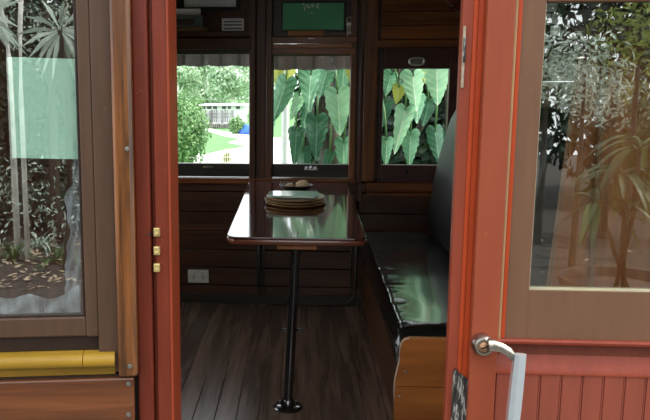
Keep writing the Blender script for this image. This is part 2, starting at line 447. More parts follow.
w3 = sash(3, xw['c0'], xw['c1'], z_wb, z_w3t, xw['c0']-xu(378), xu(461)-xw['c1'], zv(48)-z_w3t, z_wb-zv(181.5), wood('dark red sash', (.05, .018, .013), (.12, .044, .03), 'x', 1, .38), -.01)
# pull plate of the dropped sash
bm = bmn(); c = at(416.5, 61.5, YW)
for sx, sz, y0, y1 in ((.052, .027, -.02, -.012),):
    pts = [(c.x+sx*math.copysign(abs(math.cos(a))**.75, math.cos(a)), c.z+sz*math.copysign(abs(math.sin(a))**.75, math.sin(a))) for a in [2*math.pi*k/28 for k in range(28)]]
    inn = [(c.x+(p[0]-c.x)*.68, c.z+(p[1]-c.z)*.58) for p in pts]
    A = [bm.verts.new((p[0], YW-.0105, p[1])) for p in pts]; B = [bm.verts.new((p[0]*.97+c.x*.03, YW-.022, p[1]*.97+c.z*.03)) for p in pts]; C = [bm.verts.new((p[0], YW-.020, p[1])) for p in inn]; D = [bm.verts.new((p[0], YW-.0115, p[1])) for p in inn]
    for L1, L2 in ((A, B), (B, C), (C, D)):
        for k in range(28): bm.faces.new((L1[k], L1[(k+1) % 28], L2[(k+1) % 28], L2[k]))
pl = obj('pull_plate', bm, plain('bright nickel', (.80, .77, .72), .25, .35), w3, True)
bm = bmn(); pts = [(c.x+.034*math.cos(a), c.z+.015*math.sin(a)) for a in [2*math.pi*k/24 for k in range(24)]]
prism(bm, pts, lambda x, z: V((x, YW-.0105, z)), lambda x, z: V((x, YW-.013, z))); obj('recess', bm, 'screw', pl)
bm = bmn(); q = at(406, 171.5, YW); lathe(bm, [(.004, -.022), (.012, -.02), (.013, -.012), (.010, -.009)], (q.x, YW, q.z), 14, 'y'); obj('knob', bm, 'black', w3, True)
# lifts of windows 1 and 2
bm = bmn(); q = at(311, 168, YW)
for k, dx in enumerate((-.028, 0, .028)):
    lathe(bm, [(.002, -.034), (.011, -.030), (.013, -.018), (.012, -.012)], (q.x+dx, YW, q.z+.004*(k == 1)), 12, 'y')
box(bm, q.x-.042, q.x+.042, YW-.026, YW-.016, q.z-.012, q.z-.004, .003)
auto(obj('sash_lift', bm, plain('pale lift', (.7, .69, .66), .3, .5), w2))
bm = bmn(); q = at(209, 167, YW); box(bm, q.x-.035, q.x+.03, YW-.024, YW-.012, q.z-.006, q.z+.005, .004); obj('sash_lift', bm, 'chrome', w1)
bm = bmn(); q = at(311, 38.5, YW); box(bm, q.x-.02, q.x+.02, YW-.055, YW-.045, q.z-.006, q.z+.004, .003); struct(obj('trim_13', bm, plain('light catch', (.55, .5, .45), .35, .4)))

# --- things on the far wall
t = thing('picture_frame', 'black framed grey print hung at the top left above the shelf', 'picture', at(211, 10, YW-.02))
bm = bmn(); f0 = at(181, 0, YW); f1 = at(240, 11, YW); zt = f1.z+.30
b = .022
for a in ((f0.x, f1.x, f1.z, f1.z+b), (f0.x, f1.x, zt-b, zt), (f0.x, f0.x+b, f1.z+b, zt-b), (f1.x-b, f1.x, f1.z+b, zt-b)):
    box(bm, a[0], a[1], YW-.03, YW-.005, a[2], a[3], .003)
part('frame', bm, 'black', t)
bm = bmn(); box(bm, f0.x+b, f1.x-b, YW-.018, YW-.008, f1.z+b, zt-b); part('print', bm, 'paper', t)

t = thing('notice_plaque', 'small white plaque with three lines of grey print on the dark panel', 'sign', at(233, 31, YW-.01))
bm = bmn(); a = at(222, 18.5, YW); b_ = at(244, 31, YW); box(bm, a.x, b_.x, YW-.012, YW-.004, b_.z, a.z, .002); part('plate', bm, 'card', t)
bm = bmn()
for f in (.26, .52, .80):
    z = a.z+(b_.z-a.z)*f; box(bm, a.x+.012, b_.x-.012, YW-.0135, YW-.0125, z-.005, z+.004)
part('print_lines', bm, 'ink', t)

# shelf on the upper panel with things standing on it
bm = bmn(); a = at(165, 28, YW); b_ = at(208, 31.5, YW)
box(bm, a.x, b_.x, YW-.085, YW-.004, b_.z, a.z, .003)
tag(obj('wall_shelf', bm, wood('ochre ledge', (.12, .06, .02), (.28, .15, .055), 'x', 1, .4)), 'narrow ochre timber ledge on the panel above the left window', 'shelf')
zsh = a.z
bm = bmn(); a = at(166, 9, YW-.03); b_ = at(201, 17.5, YW-.03); box(bm, a.x, b_.x, YW-.05, YW-.042, zsh, a.z, .002)
t = thing('photo_card', 'greenish framed photo card with a dark picture standing on the ledge', 'picture', (0, YW-.06, zsh))
bm2 = bmn(); a2 = at(166, 18, YW-.06); b2 = at(203, 28, YW-.06); box(bm2, a2.x, b2.x, YW-.075, YW-.06, zsh, zsh+.069, .003); part('mount', bm2, plain('grey green mount', (.12, .16, .14), .3, 0, .2, 10), t)
bm2 = bmn(); box(bm2, a2.x+.02, at(195, 24, YW-.06).x, YW-.078, YW-.0745, zsh+.012, zsh+.048); part('photo', bm2, plain('brown photo', (.06, .035, .02), .4, 0, .5, 60), t)
for v_ in bm.verts: v_.co.z = v_.co.z
tag(obj('white_booklet', bm, 'card'), 'white booklet tucked behind the greenish card on the ledge', 'booklet')

t = thing('green_notice_board', 'green notice board with white flecks above the middle window', 'board', at(313, 29.5, YW-.01))
a = at(283, 3.5, YW); b_ = at(343.5, 30, YW)
bm = bmn(); box(bm, a.x-.012, b_.x+.012, YW-.012, YW-.004, b_.z-.012, a.z+.012, .003); part('backing', bm, 'black', t)
bm = bmn(); box(bm, a.x, b_.x, YW-.017, YW-.011, b_.z, a.z, .002); part('board', bm, 'green_board', t)
random.seed(5)
for (u, v) in ((303, 4.6), (307, 6.5), (308.6, 5.2), (310, 7.2), (311.5, 5.6), (313, 6.8), (314.6, 5.4), (316, 7), (317.6, 5.2), (317.8, 7.6), (304.5, 7.6), (304.5, 9.8), (311.8, 13.2), (318.2, 4.4), (308, 7.6), (312.6, 4.4), (306, 5.0)):
    bm = bmn(); p = at(u, v, YW); s = random.uniform(.0034, .006)
    prism(bm, [(p.x+s*random.uniform(.7, 1.3)*math.cos(k*1.047), p.z+s*random.uniform(.8, 1.5)*math.sin(k*1.047)) for k in range(6)], lambda x, z: V((x, YW-.0165, z)), lambda x, z: V((x, YW-.0182, z)))
    part('white_fleck', bm, 'chalk', t)
bm = bmn(); a = at(288, 30.8, YW); b_ = at(324, 36, YW); box(bm, a.x, b_.x, YW-.04, YW-.004, b_.z, a.z, .003)
tag(obj('wooden_ledge', bm, 'cleat'), 'short pale timber strip fixed directly below the green board', 'ledge')
t = thing('key_bunch', 'small silver keys hanging beside the right end of the green board', 'keys', at(349.5, 17, YW-.02))
bm = bmn(); p = at(349.3, 17, YW-.02); q = at(349.3, 36, YW-.02)
n = 18
tube(bm, [V((p.x+.016*math.cos(2*math.pi*k/n), YW-.02, p.z-.016+.016*math.sin(2*math.pi*k/n))) for k in range(n+1)], .003, 6); part('ring', bm, 'chrome', t, True)
for dx in (-.008, .006):
    bm = bmn(); zt = p.z-.03
    lathe(bm, [(.010, -.003), (.012, 0), (.010, .003)], (p.x+dx, YW-.02+dx*.3, zt-.012), 14, 'y'); box(bm, p.x+dx-.0035, p.x+dx+.0035, YW-.022, YW-.018, q.z+.01*(dx > 0), zt-.02, .001)
    box(bm, p.x+dx, p.x+dx+.009, YW-.022, YW-.018, q.z+.012, q.z+.02, .001)
    part('key', bm, 'chrome', t)

t = thing('power_outlet', 'beige double power outlet low on the boards left of the table', 'socket', at(198.5, 282, YW-.005))
a = at(188, 269.3, YW); b_ = at(209, 282.6, YW)
bm = bmn(); box(bm, a.x, b_.x, YW-.012, YW+.001, b_.z, a.z, .004); part('face_plate', bm, 'white', t)
cz = (a.z+b_.z)/2; cx = (a.x+b_.x)/2
for sx in (-1, 1):
    bm = bmn()
    for dx_ in (-.008, .008): box(bm, cx+sx*.032+dx_-.0025, cx+sx*.032+dx_+.0025, YW-.0132, YW-.0115, cz-.006, cz+.006)
    box(bm, cx+sx*.032-.0022, cx+sx*.032+.0022, YW-.0132, YW-.0115, cz-.022, cz-.012); part('socket_slots', bm, 'slot', t)
    bm = bmn(); box(bm, cx+sx*.026-.006, cx+sx*.026+.006, YW-.015, YW-.011, cz+.016, cz+.028, .002); part('switch', bm, plain('switch plastic', (.45, .42, .34), .4), t)

# garland of dark pink flowers high in the right corner
t = thing('flower_garland', 'dark pink flower garland hanging at the top right corner', 'garland', at(455, 2, YW-.08))
random.seed(9)
bm = bmn(); wire = [at(441, -6, YW-.03), at(448, 2, YW-.03), at(455, 9, YW-.03), at(461, 15, YW-.03)]
tube(bm, wire, .004, 6); part('cord', bm, plain('pale cord', (.3, .28, .28), .6), t, True)
bm = bmn()
for k in range(34):
    p = at(random.uniform(450, 463), random.uniform(-8, 9), YW-.06+random.uniform(-.02, .03)); r = random.uniform(.012, .02)
    n = V((random.uniform(-1, 1), -1, random.uniform(-1, 1))).normalized(); a = n.orthogonal().normalized(); b = n.cross(a)
    c0 = bm.verts.new(p); ring = []
    for j in range(10):
        rr = r*(1 if j % 2 else .45); ring.append(bm.verts.new(p+n*r*.4*(j % 2)+(a*math.cos(j*.628)+b*math.sin(j*.628))*rr))
    for j in range(10): bm.faces.new((c0, ring[j], ring[(j+1) % 10]))
part('petals', bm, 'flower', t)

# ------------------------------------------------------------------ TABLE
t = thing('dining_table', 'long polished mahogany table with rounded corners on a black steel post', 'table', (0, 3.26, 0))
TX0, TX1, TY0, TY1, TZ = -.308, .292, 3.27, YW-.03, .75
TILT = .034
def tz(y): return TZ+.007+(y-TY0)*TILT
def tilt(bm):
    for v_ in bm.verts: v_.co.z += tz(v_.co.y)-TZ
def table_outline(off=0):
    return rrect(TX0+off, TX1-off, TY0+off, TY1-off+.0, .055, 8)
bm = bmn(); prism(bm, table_outline(), lambda x, y: V((x, y, TZ-.010)), lambda x, y: V((x, y, TZ)), .003)
tilt(bm); part('tabletop', bm, 'table', t)
bm = bmn(); prism(bm, table_outline(-.003), lambda x, y: V((x, y, TZ-.034)), lambda x, y: V((x, y, TZ-.0095)), .008)
tilt(bm); auto(part('table_edge', bm, 'table_edge', t))
bm = bmn(); a = at(277, 244, 3.30); b_ = at(317, 248, 3.30); box(bm, a.x, b_.x, 3.30, 3.62, TZ-.051, TZ-.025, .004); part('cleat', bm, 'cleat', t)
ptop, pbot = V((-.008, 3.345, TZ-.03)), V((-.037, 3.255, .01))
bm = bmn(); tube(bm, [ptop, pbot], .0205, 20); post = part('leg', bm, 'steel', t, True); auto(post)
bm = bmn(); lathe(bm, [(.064, 0), (.066, .006), (.058, .014), (.034, .018), (.030, .034), (.026, .04)], (pbot.x, pbot.y, 0), 36); flange = auto(part('base_flange', bm, 'steel', t))
for k in range(4):
    a = math.radians(45+90*k); bm = bmn(); lathe(bm, [(.007, .012), (.007, .018), (.004, .020)], (pbot.x+.047*math.cos(a)-t.location.x, pbot.y+.047*math.sin(a)-t.location.y, 0), 10)
    obj('bolt', bm, 'screw', flange)
pm = ptop.lerp(pbot, .55); zr = atz(290, 330, 0)
q = at(290.5, 330, 3.30); k_ = (ptop.z-q.z)/(ptop.z-pbot.z); pm = ptop.lerp(pbot, k_)
for sx in (-1, 1):
    bm = bmn(); c = pm+V((sx*.028, 0, 0)); n = 14
    tube(bm, [c+V((sx*.005+.011*math.cos(2*math.pi*j/n), 0, .009*math.sin(2*math.pi*j/n))) for j in range(n+1)], .0035, 6)
    bmesh.ops.translate(bm, verts=bm.verts, vec=-t.location); obj('eye_loop', bm, 'steel', post, True)

# plates, platter, bowl
pc = V((at(294.8, 204, 4.08).x, 4.08, .75)); random.seed(2)
labels = ['lowest wooden plate of the stack on the table', 'second wooden plate up in the stack on the table', 'uppermost wooden plate just under the pale green slab']
for k in range(3):
    bm = bmn(); R_ = .159-.003*k
    lathe(bm, [(.10, 0), (.13, .001), (R_, .008), (R_+.001, .013), (R_-.008, .013), (.12, .0075), (.01, .0065)], (0, 0, 0), 44)
    o = auto(obj('wooden_plate', bm, 'plate_wood', loc=(pc.x+random.uniform(-.004, .004), pc.y+random.uniform(-.004, .004), .0003+tz(pc.y)+.0135*k), rotz=k*1.3)); o.rotation_euler = (math.atan(TILT), 0, 0)
    tag(o, labels[k], 'plate', 'stacked wooden plates on the table')
zt = tz(pc.y)+.0003+.0135*3+.0003
bm = bmn(); prism(bm, rrect(-.134, .134, -.095, .095, .028, 6), lambda x, y: V((x*.97, y*.97, 0)), lambda x, y: V((x, y, .013)), .003)
tag(obj('celadon_tray', bm, 'celadon', loc=(pc.x-.008, pc.y-.01, zt-.0001), rotz=math.radians(-2)), 'pale green glazed slab tray lying on top of the wooden plates', 'tray')
bc = V((at(296, 189, 4.43).x, 4.43, .75))
bm = bmn(); lathe(bm, [(.045, 0), (.055, .002), (.082, .018), (.094, .036), (.097, .042), (.092, .042), (.078, .022), (.05, .008), (.005, .006)], (bc.x, bc.y, tz(bc.y)+.0012), 40)
tag(auto(obj('shallow_bowl', bm, 'bowl')), 'shallow dark bowl holding brown eggs behind the plate stack', 'bowl')
for (u, r, dy, lab) in ((289.8, .0235, .0, 'smaller brown egg, left one in the dark bowl'), (302.3, .033, -.004, 'larger brown egg, right one in the dark bowl')):
    bm = bmn(); x = at(u, 184, 4.42).x
    bmesh.ops.create_uvsphere(bm, u_segments=24, v_segments=16, radius=r)
    for v_ in bm.verts:
        k = 1+.12*(v_.co.x/r); v_.co = V((v_.co.x*1.22, v_.co.y*k*.96, v_.co.z*k*.9))
    o = obj('brown_egg', bm, 'egg', smooth=True, loc=(x, bc.y+dy, tz(bc.y)+.010+r*.9), rotz=random.uniform(-.4, .4))
    tag(o, lab, 'egg', 'eggs in the bowl')
bm = bmn(); a = at(279, 192, 4.58); a_ = bc.x-.075; zb_ = tz(bc.y)+.02; tube(bm, [V((a_, bc.y, zb_)), V((a_-.015, bc.y, zb_+.035)), V((a_-.004, bc.y-.005, zb_+.075))], [.0022, .002, .001], 6)
tag(obj('dry_twig', bm, 'twig'), 'thin dry twig leaning over the left rim of the dark bowl', 'twig')

# ------------------------------------------------------------------ BENCH
BY0, BY1 = 2.93, YW-.025
t = thing('bench_seat', 'black leather bench with high backrest and orange timber end panel', 'bench', (.6, 3.0, 0))
bx0, bx1 = .385, .905
bm = bmn(); nx, ny = 26, 90; random.seed(4)
from mathutils import noise as mn
grid = []
# seat cushion: closed profile swept along y
prof = []
for k in range(nx+1):
    f = k/nx; x = bx0+.02+(bx1-bx0-.02)*f
    z = .462+.012*math.sin(math.pi*min(1, f*1.1))
    prof.append((x, z))
front = [(bx0+.05, .335), (bx0+.022, .325), (bx0+.004, .335), (bx0-.006, .37), (bx0-.006, .41), (bx0+.002, .435), (bx0+.010, .452)]
prof = front+prof+[(bx1, .362)]
rows = []
for j in range(ny+1):
    f = j/ny; y = BY0+(BY1-BY0)*f; row = []
    e = min(1.0, min(f, 1-f)*ny/5.0); dip = (1-math.sqrt(max(0, 1-(1-e)**2))); slope = .032*min(1.25, y-3.0)-.004
    for (x, z) in prof:
        dz = -dip*.055*(1 if z > .42 else 0)+slope
        nn = mn.noise(V((x*5, y*4.0, z*5)))*.003
        edge = max(0, 1-abs(x-bx0-.02)/.09)
        wr = mn.noise(V((x*10, y*26, 3.1)))*.009*edge
        row.append(bm.verts.new((x+wr*.6-(0 if x > bx0+.05 else 0), y, z+dz+(nn if z > .44 else 0)+wr)))
    rows.append(row)
for j in range(ny):
    for k in range(len(prof)-1): bm.faces.new((rows[j][k], rows[j][k+1], rows[j+1][k+1], rows[j+1][k]))
bm.faces.new(rows[0]); bm.faces.new(rows[-1][::-1])
bmesh.ops.recalc_face_normals(bm, faces=bm.faces)
auto(part('seat_cushion', bm, 'leather', t), 60)
bm = bmn()
prof = [(.835, .465), (.808, .52), (.795, .60), (.798, .70), (.812, .82), (.838, .95), (.868, 1.08), (.900, 1.19), (.930, 1.25), (.965, 1.285), (1.03, 1.30), (1.075, 1.28), (1.08, .465)]
rows = []; ny = 60
for j in range(ny+1):
    f = j/ny; y = BY0+.03+(BY1-BY0-.04)*f; e = min(1.0, min(f, 1-f)*ny/4.0); s = 1-(1-math.sqrt(max(0, 1-(1-e)**2)))*.14
    row = []
    for (x, z) in prof:
        xx = 1.08-(1.08-x)*s; row.append(bm.verts.new((xx+mn.noise(V((x*4, y*3, z*4)))*.008, y, z)))
    rows.append(row)
for j in range(ny):
    for k in range(len(prof)): bm.faces.new((rows[j][k], rows[j][(k+1) % len(prof)], rows[j+1][(k+1) % len(prof)], rows[j+1][k]))
bm.faces.new(rows[0]); bm.faces.new(rows[-1][::-1]); bmesh.ops.recalc_face_normals(bm, faces=bm.faces)
auto(part('backrest', bm, 'leather_back', t), 60)
bm = bmn(); box(bm, .414, .437, BY0+.03, BY1, 0, .334, .003); box(bm, .407, .415, BY0+.03, BY1, .25, .30, .003); part('front_board', bm, 'dark_wood_v', t)
# end panel with its curved outline
Yp = BY0-.012
def P2(u, v): p = at(u, v, Yp); return (p.x, p.z)
pts = [P2(400.5, 347), P2(402, 342.5), P2(405, 339.5), P2(410, 338)] + [(1.0, P2(440, 338)[1]), (1.0, 0), (P2(394.5, 420)[0], 0), P2(394.5, 386), P2(395.3, 378), P2(397.5, 369), P2(399.5, 360), P2(400, 352)]
bm = bmn(); prism(bm, pts, lambda x, z: V((x, Yp, z)), lambda x, z: V((x, Yp+.024, z)), .003)
part('end_panel', bm, 'orange', t)
bm = bmn(); e = [V((p[0]-.0015, Yp-.0015, p[1])) for p in ([P2(394.5, 400)]+pts[-5:]+pts[:4])]
e = [e[0]]+e[1:]
tube(bm, e, .0032, 6); part('edge_bead', bm, plain('pale worn edge', (.62, .45, .33), .4), t, True)  # pale tube paints the highlight along the panel edge
bm = bmn(); p = at(395, 386, Yp); box(bm, p.x+.004, .95, Yp-.0008, Yp+.001, p.z-.0014, p.z+.0008); part('panel_joint', bm, 'dark_wood_h', t)
for (u, v, m_) in ((399.8, 396.5, 'chrome'), (405.5, 371.5, 'screw')):
    p = at(u, v, Yp); bm = bmn(); lathe(bm, [(.004, -.003), (.006, -.001), (.006, .001)], (p.x, Yp, p.z), 12, 'y'); part('screw', bm, m_, t, True)

# ------------------------------------------------------------------ FRONT: doorway surround and right door
def vstrip(bm, u0, u1, y0, y1, z0=-.05, z1=2.35, bev=.003, vref=210):
    box(bm, at(u0, vref, YF).x, at(u1, vref, YF).x, y0, y1, z0, z1, bev)
# left jamb in steps
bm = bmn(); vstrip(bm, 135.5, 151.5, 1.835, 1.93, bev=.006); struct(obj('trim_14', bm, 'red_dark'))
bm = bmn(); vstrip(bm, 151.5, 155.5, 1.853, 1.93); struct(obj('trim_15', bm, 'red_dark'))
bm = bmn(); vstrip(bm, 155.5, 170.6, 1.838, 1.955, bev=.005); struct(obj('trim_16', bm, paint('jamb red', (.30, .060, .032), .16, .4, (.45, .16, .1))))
bm = bmn(); vstrip(bm, 169.2, 172.0, 1.836, 1.958, bev=.003); struct(obj('trim_17', bm, 'red'))  # brighter red paints the light on the reveal edge
# brass keeps
for k, (v, lab) in enumerate(((232, 'topmost of three small brass keeps in the left door jamb'), (250.5, 'middle of three small brass keeps in the left door jamb'), (267.5, 'lowest of three small brass keeps in the left door jamb'))):
    bm = bmn(); p = at(157, v, 1.835); box(bm, p.x-.0075, p.x+.0075, 1.829, 1.84, p.z-.0105, p.z+.0105, .002); box(bm, p.x-.004, p.x+.004, 1.826, 1.83, p.z-.006, p.z-.001, .001)
    tag(obj('brass_keep', bm, 'brass'), lab, 'latch keep', 'brass keeps in the left jamb')
bm = bmn(); p = at(152, 234, 1.833); tube(bm, [V((p.x-.013, 1.834, p.z)), V((p.x-.004, 1.834, p.z-.003)), V((p.x+.004, 1.834, p.z+.010))], .0016, 5)
bmk = obj('trim_18', bm, 'black'); struct(bmk)

# right door post (fixed) with slim steel keep
bm = bmn(); box(bm, at(451.5, 210, 1.89).x, at(466, 210, 1.86).x, 1.86, 1.89, -.05, 2.35, .003); struct(obj('trim_19', bm, paint('post red', (.45, .10, .056), .10, .45, (.5, .25, .18))))
bm = bmn(); vstrip(bm, 465.4, 470.0, 1.855, 1.90); struct(obj('trim_20', bm, 'red_bright'))
t = thing('keep_plate', 'slim tarnished metal keep plate let into the red post right of the doorway', 'latch plate', at(465, 88, 1.858))
bm = bmn(); a = at(464.6, 26, 1.858); b_ = at(461.5, 88, 1.858); box(bm, a.x-.003, a.x+.003, 1.854, 1.862, b_.z, a.z, .001); part('plate', bm, plain('tarnished metal', (.34, .27, .19), .4, .3, .35, 50), t)
bm = bmn(); box(bm, a.x-.002, a.x+.004, 1.8525, 1.8545, (a.z+b_.z)/2-.012, (a.z+b_.z)/2+.045); part('slot', bm, 'worn', t)

# red door leaf : door_1
dr = bpy.data.objects.new('door_1', None); COL.objects.link(dr); struct(dr); dr.location = at(475, 210, YF); dr.location.z = 0
ZD1 = 2.3; ZD0 = 0.0
def dx(u, v=210): return at(u, v, YF).x
bm = bmn(); box(bm, dx(469.5), dx(476.5), 1.858, 1.90, ZD0, ZD1, .003); part('rebate', bm, 'red_bright', dr)  # bright red carries the light falling in the groove
zpan = at(560, 372, YF).z; zrail1 = at(560, 339, YF).z; zgl = at(580, 291, YF).z
bm = bmn(); box(bm, dx(476.2), dx(503.5), 1.835, 1.89, ZD0, ZD1, .003); part('stile', bm, 'red_salmon', dr)
bm = bmn(); box(bm, dx(503.3), dx(506.2), 1.838, 1.89, zrail1, ZD1, .002); part('worn_edge', bm, 'cream', dr)
bm = bmn(); box(bm, dx(506.0), dx(511), 1.842, 1.89, zrail1, ZD1, .002); part('glazing_edge', bm, 'red_bright', dr)
XD1 = 1.20
bm = bmn()
box(bm, dx(511), dx(533.5), 1.846, 1.885, zrail1, ZD1, .0006)
box(bm, dx(533.5), XD1, 1.846, 1.885, zrail1, zgl, .0006)
box(bm, dx(533.5), XD1, 1.846, 1.885, at(580, 1.5, YF).z, ZD1, .003)
box(bm, XD1-.05, XD1, 1.846, 1.885, zgl, ZD1, .003)
sf = part('sash_frame', bm, 'beige', dr)
bm = bmn(); box(bm, dx(533.2), dx(534.8), 1.853, 1.87, zgl, at(580, 1.5, YF).z, .001); box(bm, dx(533.2), XD1-.05, 1.853, 1.87, zgl-.001, zgl+.004, .001)
part('glazing_bead', bm, plain('pale putty', (.42, .36, .22), .6), dr)
bm = bmn(); box(bm, dx(533), XD1-.048, 1.864, 1.868, zgl-.002, at(580, 1.5, YF).z+.004); part('pane', bm, 'pane_door', dr)
# mid rail with ogee moulding
bm = bmn(); x0, x1 = dx(503), XD1
pr = [(1.89, zrail1+.002), (1.838, zrail1+.001), (1.834, zrail1-.004), (1.836, zrail1-.010), (1.860, zrail1-.014), (1.868, zrail1-.025), (1.866, zrail1-.045), (1.852, zrail1-.062), (1.838, zpan+.003), (1.838, zpan-.004), (1.89, zpan-.004)]
prism(bm, pr, lambda y, z: V((x0, y, z)), lambda y, z: V((x1, y, z))); auto(part('rail_moulding', bm, paint('rail red', (.42, .085, .045), .12, .45), dr), 50)
bm = bmn(); box(bm, x0+.004, x1, 1.8655, 1.87, zrail1-.047, zrail1-.018); part('rail_groove_board', bm, paint('brownish red', (.26, .075, .05), .2, .5), dr)  # brown strip paints the shade in the hollow of the rail
# beaded boards
bm = bmn(); us = [494, 517.5, 538.6, 559.7, 580.7, 601.9, 623, 644, 665, 686, 707]
for a, b_ in zip(us[:-1], us[1:]):
    xa, xb = at(a, 395, YF).x, at(b_, 395, YF).x
    box(bm, xa+.0012, xb-.0042, 1.842, 1.88, ZD0, zpan-.002, .002); lz = 1.8425
    tube(bm, [V((xb-.0018, 1.8445, ZD0)), V((xb-.0018, 1.8445, zpan-.002))], .0021, 6)
part('beaded_panel', bm, 'red_panel', dr)
# worn lock edge
bm = bmn(); p0 = at(462, 372, 1.832); random.seed(8); zz = p0.z
xa = at(454, 395, 1.834).x; xb = at(470.5, 395, 1.834).x
pts = [(xa, zz-.008), (xa+.006, zz), (xa+.014, zz-.010), (xb-.006, zz-.024), (xb+.001, zz-.040), (xb-.002, zz-.075), (xb+.001, zz-.12), (xb-.001, zz-.22), (xa, zz-.22)]
prism(bm, pts, lambda x, z: V((x, 1.850, z)), lambda x, z: V((x, 1.86, z))); part('worn_lock_plate', bm, 'worn', dr)
# handle
hn = None
c = at(484.5, 347.5, 1.80)
bm = bmn(); lathe(bm, [(.0, .034), (.026, .034), (.027, .012), (.023, .004), (.020, 0), (.015, 0), (.0145, .006), (.0, .006)][1:-1], (c.x, 1.80, c.z), 30, 'y')
hroot = auto(part('handle', bm, 'chrome', dr), 45)
bm = bmn(); lathe(bm, [(.014, .006), (.0135, .003), (.002, .0025)], (c.x, 1.80, c.z), 20, 'y'); box(bm, c.x-.008, c.x+.006, 1.799, 1.803, c.z-.003, c.z+.003, .001)
for v_ in bm.verts: v_.co -= dr.location
sp = obj('spindle', bm, 'bronze', hroot, True)
bm = bmn(); prism(bm, [(c.x-.009, c.z-.005), (c.x+.007, c.z+.001), (c.x+.009, c.z+.005), (c.x-.007, c.z-.0005)], lambda x, z: V((x, 1.7985, z))-dr.location, lambda x, z: V((x, 1.8035, z))-dr.location); obj('key_slot', bm, 'black', hroot)
bm = bmn(); A = [at(488, 345, 1.80), at(494, 345.5, 1.795), at(501, 347.5, 1.79), at(508, 351.5, 1.785), at(514, 358, 1.78)]
sec = [(.017, .011), (.014, .009), (.012, .008), (.011, .0075), (.010, .007)]
rows = []
for i, p in enumerate(A):
    tdir = (A[min(i+1, 4)]-A[max(i-1, 0)]).normalized(); nrm = V((0, 1, 0)); up = nrm.cross(tdir).normalized()
    h, d = sec[i]; rows.append([bm.verts.new(p+up*h*math.sin(a)+nrm*d*math.cos(a)) for a in [2*math.pi*k/14 for k in range(14)]])
for i in range(4):
    for k in range(14): bm.faces.new((rows[i][k], rows[i][(k+1) % 14], rows[i+1][(k+1) % 14], rows[i+1][k]))
bm.faces.new(rows[0]); bm.faces.new(rows[-1][::-1]); bmesh.ops.recalc_face_normals(bm, faces=bm.faces)
for v_ in bm.verts: v_.co -= dr.location
obj('arm', bm, 'chrome', hroot, True)
bm = bmn(); g0 = at(520.5, 354.5, 1.775); g1 = at(511, 445, 1.775)
def grip(tp, w0, d0):
    return tp
d_ = (g1-g0).normalized(); sx = V((0, 1, 0)).cross(d_).normalized()
rows = []
for i in range(6):
    f = i/5; p = g0.lerp(g1, f); w = .0150+.002*math.sin(math.pi*f); dd = .011
    rows.append([bm.verts.new(p+sx*a*w+V((0, 1, 0))*b*dd) for a, b in ((-1, .6), (-.75, -.7), (.15, -1), (.3, -.85), (.9, -.6), (1, .6), (.6, 1), (-.6, 1))])
for i in range(5):
    for k in range(8): bm.faces.new((rows[i][k], rows[i][(k+1) % 8], rows[i+1][(k+1) % 8], rows[i+1][k]))
bm.faces.new(rows[0]); bm.faces.new(rows[-1][::-1]); bmesh.ops.recalc_face_normals(bm, faces=bm.faces)
for v_ in bm.verts: v_.co -= dr.location
obj('grip', bm, 'alu', hroot)

bm = bmn(); box(bm, XL, -.52, 2.30, 2.33, -.03, ZC); struct(obj('wall_bulkhead', bm, 'dark_wood_v'))  # added dark screen, hides the bright side opening behind the left glass
# slanted timber partition and notices behind the door glass
bm = bmn(); Yq = 2.12
pq = [at(591, -20, Yq), at(548, 300, Yq)]
prism(bm, [(pq[0].x, pq[0].z), (XR, pq[0].z), (XR, .02), (pq[1].x-.03, .02), (pq[1].x, pq[1].z)], lambda x, z: V((x, Yq, z)), lambda x, z: V((x, Yq+.03, z)), .003)
struct(obj('wall_partition', bm, wood('partition timber', (.34, .11, .03), (.66, .27, .085), 'z', .8, .4)))
bm = bmn()
for ua, ub in ((589.5, 546.5), (611, 590)):
    a, b_ = at(ua, -20, Yq-.012), at(ub, 300, Yq-.012); tube(bm, [a, b_, V((b_.x-.01, b_.y, .1))], .007, 6)
struct(obj('trim_21', bm, wood('pale batten', (.25, .13, .06), (.45, .25, .13), 'z', 1, .4)))
bm = bmn(); a = at(526, -30, 1.96); b_ = at(563, 40, 1.96); bw = bmn(); box(bw, .56, XR, 1.978, 2.10, b_.z-.004, ZC); struct(obj('wall_header', bw, 'dark_wood_h'))
random.seed(12)
spots = [(531, 0, 541, 13), (543, -2, 556, 12), (541.5, 14, 549, 25), (551, 14, 560, 24), (529, 15, 540, 30), (550, 26, 559, 36)]
for k, (u0, v0, u1, v1) in enumerate(spots):
    bm2 = bmn(); p, q = at(u0, v0, 1.962), at(u1, v1, 1.962)
    box(bm2, p.x, q.x, 1.954, 1.957, q.z, p.z)
    o = obj('paper_notice', bm2, 'paper')
    lab = ['top left', 'top right', 'middle', 'middle right', 'lower left', 'lower right'][k]
    tag(o, 'pale paper sheet behind the door glass, %s of the pinned cluster' % lab, 'notice', 'papers pinned behind the door glass')
box(bm, a.x, b_.x, 1.958, 1.978, b_.z, a.z, .003)
tag(obj('notice_board', bm, plain('dark pin board', (.05, .05, .045), .8, 0, .2)), 'dark board carrying pale papers behind the door glass', 'board')

